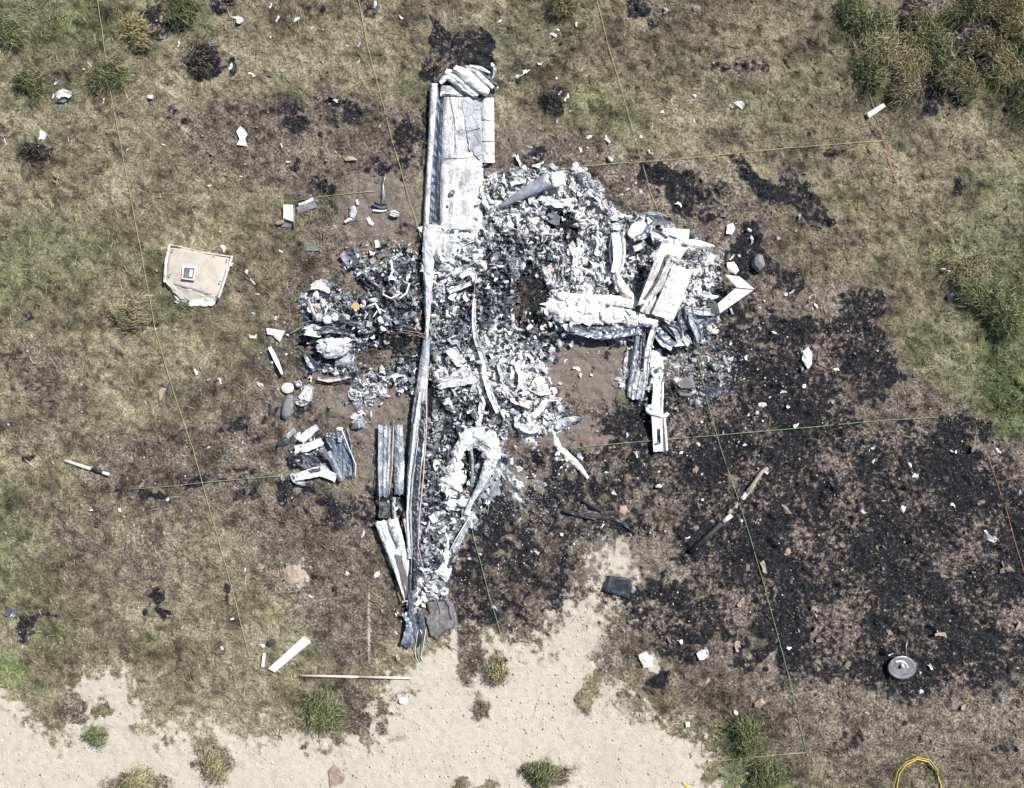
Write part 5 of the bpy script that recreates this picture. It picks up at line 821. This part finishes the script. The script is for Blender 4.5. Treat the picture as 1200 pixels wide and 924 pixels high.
T = empty('foil_scrap', 823, 767, 'shiny blue and white foil scrap on lower right grass', 'scrap'); ribbon('foil', [(818, 770), (823, 768), (828, 765)], [8, 12, 8], .04, 'white_paint', T, 'vee', .04, 5, 3, .006); ribbon('foil', [(826, 759), (829, 765), (829, 772)], [4, 5, 3], .05, 'bare_metal', T, 'arch', .02, 4, 3, .004)
T = empty('foil_scrap', 74, 114, 'crumpled blue and white foil scrap at upper left', 'scrap'); ribbon('foil', [(66, 113), (74, 108), (83, 112)], [6, 9, 6], .05, 'white_paint', T, 'vee', .04, 5, 3, .01, jag=.2); ribbon('foil', [(66, 117), (73, 119), (80, 116)], [5, 7, 4], .03, 'bare_metal', T, 'arch', .03, 5, 3, .008, jag=.2)
T = empty('gauge', 1057, 782, 'round silver instrument case lying on burnt ground at lower right', 'instrument')
disc('case', 1057, 783, 16.5, .0, 'grey_slate', T, .10, 24, ((1, 0), (1.03, .5), (1, .8), (.92, .95), (.86, .9)), sq=.8); disc('bezel', 1057, 780.5, 15, .095, 'bare_metal', T, .03, 24, ((1, 0), (1, .7), (.92, 1), (.8, .6)), sq=.78); disc('dial', 1057, 780.5, 11.8, .100, 'ash_grey', T, .012, 20, ((1, 0), (1, .3), (.5, 1), (.2, 1)), sq=.78)
BZ = tube('spindle', [(1057, 779, .12), (1058, 782, .155)], .03, 'white_paint', T, 8); ribbon('bracket', [(1050, 776), (1056, 774), (1063, 778), (1064, 783)], 3, .12, 'white_paint', T, 'arch', .02, 4, 3, .003); tube('wire', [(1062, 768, .03), (1062, 758, .04), (1063, 752, .02)], .010, 'wire_grey', T, 5, 3)
T = empty('yellow_hoop', 1076, 912, 'yellow hoop with a straight lower bar at the bottom edge of the picture', 'hoop')
tube('hoop', [(1051, 935, .02), (1051, 922, .02), (1054, 907, .03), (1062, 896, .03), (1075, 890, .03), (1088, 893, .03), (1097, 903, .03), (1102, 918, .02), (1104, 932, .02)], .011, 'yellow', T, 8); tube('bar', [(1051, 932, .03), (1078, 929, .03), (1104, 931, .03)], .020, 'yellow', T, 8)
tube('hoop_strand', [(1048, 936, .05), (1048, 920, .05), (1052, 904, .05), (1062, 893, .05), (1076, 888, .05), (1090, 891, .05), (1099, 903, .05), (1100, 918, .04)], .007, 'yellow', T, 6)
o = rib1('yellow_twig', 'short yellow marker strip on the sand at the bottom', 'marker', [(800, 917), (804, 921), (809, 928)], [3, 3, 2], .01, 'yellow', prof='arch', h=.01, nu=4, amp=.002)
# strings laid out as a search grid
def string(label, pts, mat, r=.0048):
    r = min(r, .0052)
    pp = []
    for a, b in zip(pts[:-1], pts[1:]):
        m = max(1, int(math.hypot(b[0] - a[0], b[1] - a[1]) / 14))
        pp += [(a[0] + (b[0] - a[0]) * k / m + rnd.uniform(-.35, .35), a[1] + (b[1] - a[1]) * k / m) for k in range(m)]
    pp.append(pts[-1]); hs = [(x, y, .022 + .01 * rnd.random()) for x, y in pp]
    o_ = tube('grid_string', hs, r, mat); return setp(o_, label, 'string', 'strings of the search grid')
string('pale green string down the far left, past the beige panel', [(113, -10), (130, 110), (150, 215), (170, 320), (182, 388), (204, 462), (226, 526), (246, 598), (272, 690), (292, 770)], 'string_green')
string('pale green string running from the top edge to the right wing', [(418, -10), (430, 50), (447, 115), (460, 165), (478, 228), (487, 258), (497, 292)], 'string_green')
string('short green string between the cabin heap and the white ring', [(533, 488), (536, 510)], 'string_green')
string('green string from the white ring down to the sand', [(553, 621), (562, 655), (573, 698), (581, 722), (589, 752)], 'string_dark')
string('pale green string running from the top edge down to the tail', [(697, -10), (712, 50), (727, 100), (745, 165), (762, 225), (773, 252)], 'string_green')
string('dark green string from below the tail down across the burnt ground', [(812, 397), (820, 430), (829, 470), (843, 520), (860, 570), (878, 625), (895, 685), (910, 740), (925, 795), (935, 840), (946, 884)], 'string_dark', .0085)
string('orange string at the upper right by the white board', [(990, -10), (998, 30), (1003, 55), (1015, 95), (1026, 135), (1036, 165), (1046, 200), (1058, 235)], 'string_orange')
string('red orange string beside the right edge', [(1157, 532), (1168, 565), (1180, 600), (1188, 630), (1199, 665), (1206, 690)], 'string_orange')
string('faint green string crossing between the engine and grey sheet', [(345, 236), (372, 231), (400, 228), (440, 224)], 'string_green', .005)
string('pale string crossing to the right above the tail', [(640, 201), (680, 195), (720, 192), (790, 187), (860, 180), (930, 173), (1035, 165)], 'string_green', .006)
string('dark string crossing the brown grass at the left', [(150, 574), (200, 570), (235, 566), (290, 561), (330, 558)], 'string_dark', .006)
string('green string crossing soil and black ground under the tail', [(662, 527), (700, 522), (760, 517), (820, 512), (900, 505), (960, 500), (1020, 494), (1100, 489)], 'string_dark', .0075)
string('short pale string at the lower right corner of the grid', [(832, 893), (870, 889), (910, 885), (945, 882)], 'string_green', .007)
string('short pale string over the scrub at the bottom', [(632, 914), (655, 914), (682, 908)], 'string_green', .005)
# tussocks
def tussock(px, py, r, kind, label, seed, n=170, cat='grass tussock', name='grass_tussock'):
    rr = np.random.RandomState(seed); V = []; F = []; cols = []
    P0 = {'green': [(.07, .10, .04), (.13, .17, .07), (.24, .25, .13), (.34, .31, .20)], 'dry': [(.40, .35, .22), (.28, .25, .14), (.48, .43, .29), (.16, .17, .08)], 'burnt': [(.006, .006, .008), (.015, .015, .018), (.05, .05, .06), (.20, .17, .13)], 'gold': [(.42, .34, .19), (.30, .25, .13), (.20, .21, .09), (.48, .42, .27)]}[kind]
    c = P(px, py); lean = rr.uniform(0, 6.283); cl = [(rr.normal(0, .33), rr.normal(0, .33), rr.uniform(0, 6.283), rr.uniform(.5, 1)) for _ in range(7)]
    for i in range(n * (6 if kind != 'burnt' else 2)):
        q0 = cl[rr.randint(7)]; a = q0[2] + rr.normal(0, 1.0) if rr.rand() < .75 else rr.uniform(0, 6.283); L = r / S * rr.uniform(.25, .75) * q0[3] * (1.25 if math.cos(a - lean) > 0 else .8); h = (.07 + .17 * rr.rand()) * (1 if kind != 'burnt' else .6)
        b = c + np.array([q0[0] * r / S + rr.normal(0, .22) * r / S, q0[1] * r / S + rr.normal(0, .22) * r / S, -.01]); d = np.array([math.cos(a), math.sin(a), 0]); s = np.array([-d[1], d[0], rr.uniform(-.8, .8)]) * rr.uniform(.002, .0048)
        b2 = a + rr.normal(0, .35); d2 = np.array([math.cos(b2), math.sin(b2), 0])
        p1 = b + d * L * .4 + np.array([0, 0, h]); p2 = p1 + d2 * L * .4 - np.array([0, 0, h * .2]); p3 = p2 + d2 * L * .3 - np.array([0, 0, h * .5]); k = len(V)
        V += [b - s, b + s, p1 + s, p1 - s, p2 + s * .8, p2 - s * .8, p3]; F += [(k, k + 1, k + 2, k + 3), (k + 3, k + 2, k + 4, k + 5), (k + 5, k + 4, k + 6)]
        col = np.array(P0[rr.randint(4)]) * rr.uniform(.75, 1.4); cols += [(*col, 1)] * 7
    V = np.array(V); o_ = mk(name, V, F, 'blades', None, c); a_ = o_.data.color_attributes.new('col', 'FLOAT_COLOR', 'POINT'); a_.data.foreach_set('color', np.array(cols, np.float32).ravel())
    return setp(o_, label, cat)
for i, (x, y, r_, k, lab) in enumerate([
        (166, 40, 22, 'gold', 'golden tussock with a black heart at upper left'), (214, 12, 22, 'green', 'green tussock at the top edge above the golden one'), (238, 70, 26, 'burnt', 'charred black tussock on dry grass at upper left'), (40, 181, 20, 'burnt', 'low charred clump at the left below the torn white scrap'),
        (152, 368, 20, 'dry', 'dry tussock casting a dark patch left of the beige panel'), (1030, 62, 34, 'dry', 'wide straw coloured tussock by the orange string'), (1062, 72, 28, 'gold', 'golden tussock leaning over black ground near the upper right'), (1096, 60, 30, 'green', 'green tussock between two black hollows'), (1172, 84, 34, 'gold', 'large yellow green tussock at the right edge near the top'),
        (1118, 22, 22, 'green', 'tussock at the top edge among black hollows'), (1160, 8, 22, 'dry', 'pale tussock touching the top right edge'), (1190, 20, 24, 'gold', 'straw tussock in the top right corner'), (1150, 52, 20, 'dry', 'small pale tussock inside the black hollow'), (1196, 60, 18, 'green', 'small green tussock at the right edge above the yellow green one'), (1150, 350, 28, 'green', 'green tussock in the lush patch at the right'), (1180, 385, 30, 'green', 'bright green tussock at the right edge of the lush patch'),
        (1125, 325, 26, 'dry', 'dry tussock left of the lush green patch'), (1000, 30, 26, 'green', 'green tussock at the top beside the orange string'), (375, 830, 26, 'green', 'green tussock on the sand edge below the pinkish rod'), (255, 895, 20, 'dry', 'sparse tussock alone on the sand at lower left'), (170, 918, 26, 'dry', 'dry scrub clump at the bottom left on sand'), (630, 906, 20, 'green', 'small green clump with dry stems at the bottom edge'),
        (118, 858, 14, 'green', 'tiny green clump on the sand at the far lower left'), (582, 786, 18, 'dry', 'dry tuft on the sand right of the left wing tip'), (875, 862, 24, 'green', 'dark green tussock right of the sand'), (895, 905, 26, 'green', 'dark green tussock at the bottom beside the corner string'), (662, 6, 18, 'dry', 'dry tuft at the top edge above the cabin heap'), (645, 118, 15, 'burnt', 'small charred clump above the cabin heap'), (1090, 112, 20, 'burnt', 'charred tussock below the golden one near the upper right'), (1150, 75, 18, 'burnt', 'black burnt tussock inside the top right hollow'), (1075, 25, 22, 'dry', 'straw coloured tussock at the top edge left of the black hollows'), (1135, 5, 20, 'green', 'dark tussock cut by the top edge between two hollows'), (1125, 98, 26, 'dry', 'dry tussock in front of the yellow green one'), (1198, 110, 26, 'green', 'dark green tussock on the right edge below the yellow green one'), (1015, 88, 24, 'green', 'dark green tussock under the wide straw coloured one'), (1058, 105, 22, 'dry', 'low dry tussock just above the charred one'), (130, 88, 22, 'green', 'low green tussock beside the far left string'), (35, 96, 20, 'green', 'low dark green tussock at the upper left edge'), (12, 40, 24, 'green', 'green tussock on the left edge near the top')]):
    tussock(x, y, r_, k, lab, 900 + i, 200 if r_ > 24 else 130)

# small countable fragments, by hand from the picture: (px, py, size px, material)
FR = []; OBJ = []
def frags(group, label, cat, pts, name, mats, z=.012):
    for q in pts:
        x, y, s = q[:3]; m = q[3] if len(q) > 3 else rnd.choice(mats); me = rnd.choice(LUMP[m] if (m in LUMP and rnd.random() < .35) else SCR[m])
        FR.append((x, y, s, me.materials[0].name, cat)); ob = setp(put(name, me, x, y, s * 1.02, z + s / S * .05, tilt=.3, flat=.7, asp=rnd.uniform(.6, 1)), label, cat, group); OBJ.append(ob)
WM = ['white_paint', 'ash_white', 'ash_white', 'stained_white', 'ash_mixed']
frags('white chips on the grass at the upper left', 'small white chip on the dry grass at the upper left', 'chip', [(48, 158, 11), (121, 118, 7), (177, 113, 8), (97, 82, 6), (105, 76, 5), (246, 52, 7), (281, 24, 12), (275, 20, 8), (295, 88, 7), (149, 177, 6), (115, 173, 4), (192, 170, 4), (209, 52, 6), (283, 207, 4), (62, 113, 5), (65, 98, 4), (270, 78, 8), (246, 217, 6)], 'white_chip', WM)
frags('white chips along the top between the strings', 'small white chip on the grass between the two upper left strings', 'chip', [(325, 22, 7), (348, 23, 8), (439, 6, 11), (440, 12, 8), (470, 20, 6), (391, 112, 10), (394, 117, 7), (421, 52, 6), (366, 33, 4), (378, 35, 4), (407, 54, 4), (419, 73, 6), (445, 148, 4), (317, 7, 6), (317, 44, 3), (330, 171, 5), (338, 190, 5)], 'white_chip', WM)
frags('white chips on the grass right of the right wing', 'small white chip on the grass right of the right wing', 'chip', [(585, 25, 6), (647, 41, 9), (654, 36, 5), (676, 28, 7), (633, 74, 6), (615, 84, 8), (606, 90, 7), (664, 114, 9), (656, 109, 6), (652, 92, 4), (690, 160, 8), (712, 164, 9), (715, 187, 10), (762, 178, 8), (680, 176, 6), (622, 173, 6), (814, 9, 7), (814, 113, 7), (866, 123, 12), (857, 125, 6), (813, 142, 4), (776, 132, 5), (780, 12, 8), (653, 142, 4), (668, 131, 4), (751, 160, 4)], 'white_chip', WM)
frags('white scraps along the upper edge of the cabin heap', 'white torn scrap on soil along the upper edge of the cabin heap', 'scrap', [(609, 188, 15), (630, 193, 15), (637, 200, 10), (653, 191, 12), (673, 196, 14), (680, 210, 15), (689, 206, 12), (628, 207, 10), (627, 186, 6), (713, 272, 5), (733, 256, 9), (735, 221, 6), (750, 226, 6), (728, 229, 5), (745, 215, 4), (810, 275, 10), (818, 277, 9), (602, 182, 4)], 'torn_scrap', WM)
frags('white chips right of the tail', 'white chip on the scorched ground right of the tail', 'chip', [(796, 240, 8), (878, 270, 8), (880, 278, 8), (877, 296, 8), (858, 302, 7), (866, 300, 5), (881, 284, 5), (920, 345, 5), (913, 279, 5), (928, 342, 6), (938, 254, 6), (956, 359, 8), (950, 348, 5), (940, 433, 6), (942, 453, 8), (918, 460, 7), (980, 433, 6), (858, 365, 7), (890, 387, 8), (889, 361, 5), (875, 419, 7), (907, 390, 6), (856, 402, 6), (830, 421, 6)], 'white_chip', WM)
frags('white chips on the black ground below the tail', 'white chip on the black ground below the tail section', 'chip', [(746, 533, 7), (798, 531, 6), (822, 495, 5), (818, 521, 5), (772, 553, 5), (772, 570, 8), (720, 578, 7), (681, 535, 9), (705, 617, 10), (770, 495, 4), (735, 510, 6), (876, 487, 5), (848, 507, 4), (893, 475, 12), (887, 484, 7), (924, 477, 6), (933, 498, 7), (975, 471, 5), (902, 466, 4), (823, 556, 4), (823, 586, 5), (887, 611, 6), (869, 611, 5), (873, 522, 5), (711, 554, 5), (666, 502, 4), (676, 433, 9), (680, 440, 7), (693, 440, 5), (663, 423, 5), (725, 445, 10), (729, 452, 9), (656, 450, 6), (806, 630, 5), (658, 627, 7)], 'white_chip', WM)
frags('pale chips in the big black area at the right', 'pale chip in the large black burnt area at the right', 'chip', [(1022, 526, 8), (1071, 558, 10), (1012, 599, 9), (1036, 587, 5), (1025, 541, 8), (1059, 597, 8), (1066, 545, 7), (1115, 529, 6), (1120, 529, 5), (1116, 592, 8), (921, 597, 11, 'tan_bits'), (1160, 628, 14), (1166, 632, 8), (1129, 627, 10, 'tan_bits'), (1195, 577, 6), (923, 647, 10, 'brown_stone'), (1170, 528, 7), (1140, 526, 8, 'tan_bits'), (1035, 667, 6), (988, 668, 6), (1000, 616, 9, 'tan_bits'), (1182, 665, 16, 'tan_bits'), (1176, 668, 10, 'tan_bits'), (898, 553, 6), (1030, 642, 8, 'tan_bits'), (1090, 575, 9, 'tan_bits'), (1150, 590, 10, 'tan_bits'), (986, 684, 9)], 'pale_chip', WM)
frags('stones and chips on the lower right ground', 'small stone or chip on the scorched ground at the lower right', 'stone', [(954, 717, 14, 'orange_bits') if 'orange_bits' in SCR else (954, 717, 14, 'tan_bits'), (956, 740, 16, 'tan_bits'), (961, 750, 9, 'tan_bits'), (995, 780, 11, 'tan_bits'), (957, 779, 14, 'tan_bits'), (1022, 701, 12, 'tan_bits'), (1044, 767, 6), (1089, 780, 10), (1128, 782, 10, 'tan_bits'), (1043, 740, 10, 'tan_bits'), (1102, 744, 13, 'brown_stone'), (1079, 811, 8), (925, 759, 6), (1131, 828, 11, 'cream') if 'cream' in SCR else (1131, 828, 11, 'tan_bits'), (1016, 836, 6, 'tan_bits'), (797, 752, 6), (870, 706, 12, 'brown_stone'), (865, 757, 12, 'brown_stone'), (829, 799, 8, 'tan_bits'), (790, 798, 10, 'tan_bits'), (815, 820, 6, 'tan_bits'), (862, 836, 8), (726, 814, 7, 'tan_bits'), (750, 813, 9, 'tan_bits'), (880, 870, 7), (876, 908, 7), (883, 914, 9), (810, 885, 6, 'tan_bits'), (785, 751, 11, 'tan_bits'), (1148, 724, 14, 'tan_bits'), (1195, 735, 12, 'tan_bits'), (1078, 790, 6), (895, 665, 14, 'tan_bits'), (877, 666, 9, 'tan_bits'), (815, 620, 9, 'tan_bits'), (814, 550, 10, 'tan_bits')], 'small_stone', WM)
frags('white chips on the grass left of the engine', 'white chip on the grass between the beige panel and the engine', 'chip', [(296, 330, 8), (290, 319, 6), (261, 291, 9), (272, 310, 5), (207, 355, 5), (302, 345, 5), (297, 394, 9), (231, 436, 9), (258, 447, 7), (193, 452, 10), (94, 450, 6), (134, 449, 5), (297, 368, 5), (323, 373, 6), (337, 393, 5), (336, 415, 5), (303, 451, 9), (307, 452, 6), (244, 445, 5), (205, 387, 4), (182, 386, 4), (329, 294, 6), (319, 425, 5)], 'white_chip', WM)
frags('pale chips on the brown ground at the left', 'pale chip on the brown ground at the left below the panel', 'chip', [(165, 567, 10, 'tan_bits'), (196, 585, 5), (224, 600, 7), (140, 598, 6), (107, 598, 6), (263, 540, 9), (284, 518, 6), (62, 588, 4), (287, 668, 4), (210, 648, 9, 'tan_bits'), (152, 634, 8, 'tan_bits'), (146, 668, 8, 'tan_bits'), (245, 525, 6), (274, 471, 5), (171, 472, 5), (10, 498, 4), (273, 726, 5), (154, 740, 4), (260, 760, 6)], 'pale_chip', WM)
frags('chips on the grass round the left wing', 'pale chip on the grass or sand beside the left wing', 'chip', [(441, 674, 10), (425, 626, 8), (364, 733, 11, 'tan_bits'), (406, 672, 8), (465, 742, 5), (465, 770, 9, 'tan_bits'), (466, 771, 6), (440, 766, 8, 'tan_bits'), (472, 822, 13), (470, 815, 8), (380, 873, 6), (406, 724, 7, 'tan_bits'), (447, 718, 8, 'tan_bits'), (308, 757, 6), (364, 699, 6), (580, 713, 7), (570, 627, 10), (550, 655, 5), (562, 650, 5), (418, 488, 12), (424, 484, 9), (434, 487, 10), (398, 503, 9), (399, 512, 7, 'ash_mixed'), (554, 730, 10, 'tan_bits')], 'pale_chip', WM)
frags('dark stones by the left wing', 'dark grey flat stone on brown grass left of the left wing', 'stone', [(393, 696, 11, 'charcoal'), (392, 690, 9, 'charcoal'), (318, 753, 12, 'charcoal')], 'dark_stone', WM)
put_ = put('round_fitting', LUMP['ash_mixed'][1], 420, 497, 20, .05, rz=.3, tilt=.1); setp(put_, 'round silvery fitting on soil between propeller and left wing', 'fitting')
o = put('folded_foil', SCR['bare_metal'][3], 16, 719, 13, .03); setp(o, 'folded grey blue scrap at the far left beside a black streak', 'scrap')
o = put('blue_scrap', scrap_mesh(9, 'blue_bits', .3), 1116, 347, 9, .07); setp(o, 'small blue scrap in tall grass at the right', 'scrap')
o = put('white_offcut', SCR['white_paint'][1], 1108, 317, 10, .07, asp=.5); setp(o, 'small white strip in tall grass above the blue scrap', 'scrap')
piece('sandy_clod', 'pale flat clod in the brown grass left of the left wing', 'clod', [(332, 668), (345, 662), (353, 668), (352, 680), (340, 686), (334, 680)], 'brown_stone', .02, dome=.02)
rib1('bare_root', 'pale thin curved root on grass right of the right wing', 'root', [(778, 16), (781, 12), (786, 12)], [2, 2, 2], .03, 'tan_bits', prof='roll', h=.01, nu=4, amp=.001); rib1('bark_piece', 'tan bark sliver on brown ground left of the right wing', 'bark', [(404, 187), (410, 184), (418, 188)], [3, 6, 3], .02, 'tan_bits', prof='arch', h=.02, nu=5, amp=.003)
T = empty('twisted_rod', 613, 89, 'thin pale rod with a torn flap beside the right wing tip', 'rod'); tube('rod', [(600, 93, .03), (612, 88, .05), (621, 82, .04)], .008, 'white_paint', T, 5); ribbon('flap', [(613, 85), (618, 84)], 4, .05, 'white_paint', T, 'arch', .01, 4, 2, .003)

LM = [(48, 158, 'the charred clump at the far left'), (74, 114, 'the blue and white foil scrap'), (232, 322, 'the beige panel'), (283, 160, 'the hourglass shaped scrap'), (240, 72, 'the charred tussock at upper left'), (180, 35, 'the golden tussock at upper left'),
      (337, 253, 'the white box piece'), (358, 243, 'the grey sheet'), (322, 392, 'the pale torn plastic'), (325, 423, 'the curved edging strip'), (448, 230, 'the curved rod on its bracket'), (412, 252, 'the bent grey bracket'), (338, 470, 'the propeller'), (378, 536, 'the folded cowling'),
      (400, 360, 'the engine'), (420, 497, 'the round silvery fitting'), (100, 548, 'the banded survey rod'), (188, 462, 'the cream wooden wedge'), (340, 766, 'the wide white board'), (420, 793, 'the pinkish white rod'), (460, 540, 'the split flap'), (488, 760, 'the left wing tip'), (520, 728, 'the grey cloth'), (550, 545, 'the white ring'),
      (668, 530, 'the curved white strip'), (700, 603, 'the black splintered strip'), (724, 688, 'the blue black slab'), (823, 767, 'the foil scrap on the lower grass'), (756, 773, 'the pale sand lump'), (893, 825, 'the tan oval stone'), (805, 849, 'the round cream stone'), (395, 907, 'the grey pointed slab'), (1057, 782, 'the round silver instrument'), (1076, 912, 'the yellow hoop'),
      (890, 556, 'the pale end of the burnt rod'), (825, 632, 'the charred end of the burnt rod'), (801, 455, 'the grey triangular shell'), (773, 508, 'the square end of the tail boom'), (889, 308, 'the smooth dark stone'), (866, 340, 'the white chevron'), (770, 262, 'the crumpled top of the tail'), (856, 268, 'the torn square scrap'), (946, 420, 'the tall white oval scrap'), (1027, 129, 'the short white board'),
      (545, 92, 'the crumpled right wing tip'), (572, 150, 'the right aileron'), (645, 215, 'the bent grey panel'), (610, 87, 'the pale rod with a flap'), (650, 120, 'the small charred clump'), (690, 430, 'the bare brown soil'), (1180, 620, 'the red orange string'), (390, 694, 'the flat dark stones'), (343, 672, 'the pale flat clod'), (16, 719, 'the folded grey blue scrap'), (40, 735, 'the black streak at the far left'), (875, 870, 'the dark green tussock'),
      (1090, 492, 'the black notch in the dry grass'), (870, 75, 'the black bar shaped burn'), (748, 12, 'the burnt patch on the top edge'), (925, 225, 'the ragged black burn at upper right'), (946, 884, 'the corner of the grid strings'), (1180, 620, 'the red orange string')]
COLN = {'white_paint': 'clean white', 'ash_white': 'chalky white', 'stained_white': 'grey stained white', 'ash_mixed': 'mottled grey', 'tan_bits': 'tan', 'brown_stone': 'brown', 'charcoal': 'black', 'ash_grey': 'grey'}
used = {}
def dirn(dx, dy):
    a = math.degrees(math.atan2(-dy, dx)) % 360
    return ['right of', 'above and right of', 'above', 'above and left of', 'left of', 'below and left of', 'below', 'below and right of'][int((a + 22.5) // 45) % 8]
for (x, y, s, m, cat), ob in zip(FR, OBJ):
    sz = 'tiny' if s < 5 else 'small' if s < 8 else 'medium' if s < 11 else 'large'
    ds = sorted((math.hypot(x - a, y - b), i) for i, (a, b, _) in enumerate(LM)); best = None
    for d, i in ds[:5]:
        far_ = 'just' if d < 30 else 'a little way' if d < 60 else 'some way' if d < 110 else 'well'
        L_ = '%s %s %s %s %s %s' % (sz, COLN.get(m, 'pale'), cat, far_, dirn(x - LM[i][0], y - LM[i][1]), LM[i][2])
        if L_ not in used and len(L_.split()) <= 16: best = L_; break
    if best is None:
        d, i = ds[0]; best = '%s %s %s near %s, toward %s' % (sz, COLN.get(m, 'pale'), cat, LM[i][2], LM[ds[1][1]][2]); best = ' '.join(best.split()[:16])
    used[best] = 1; ob['label'] = best
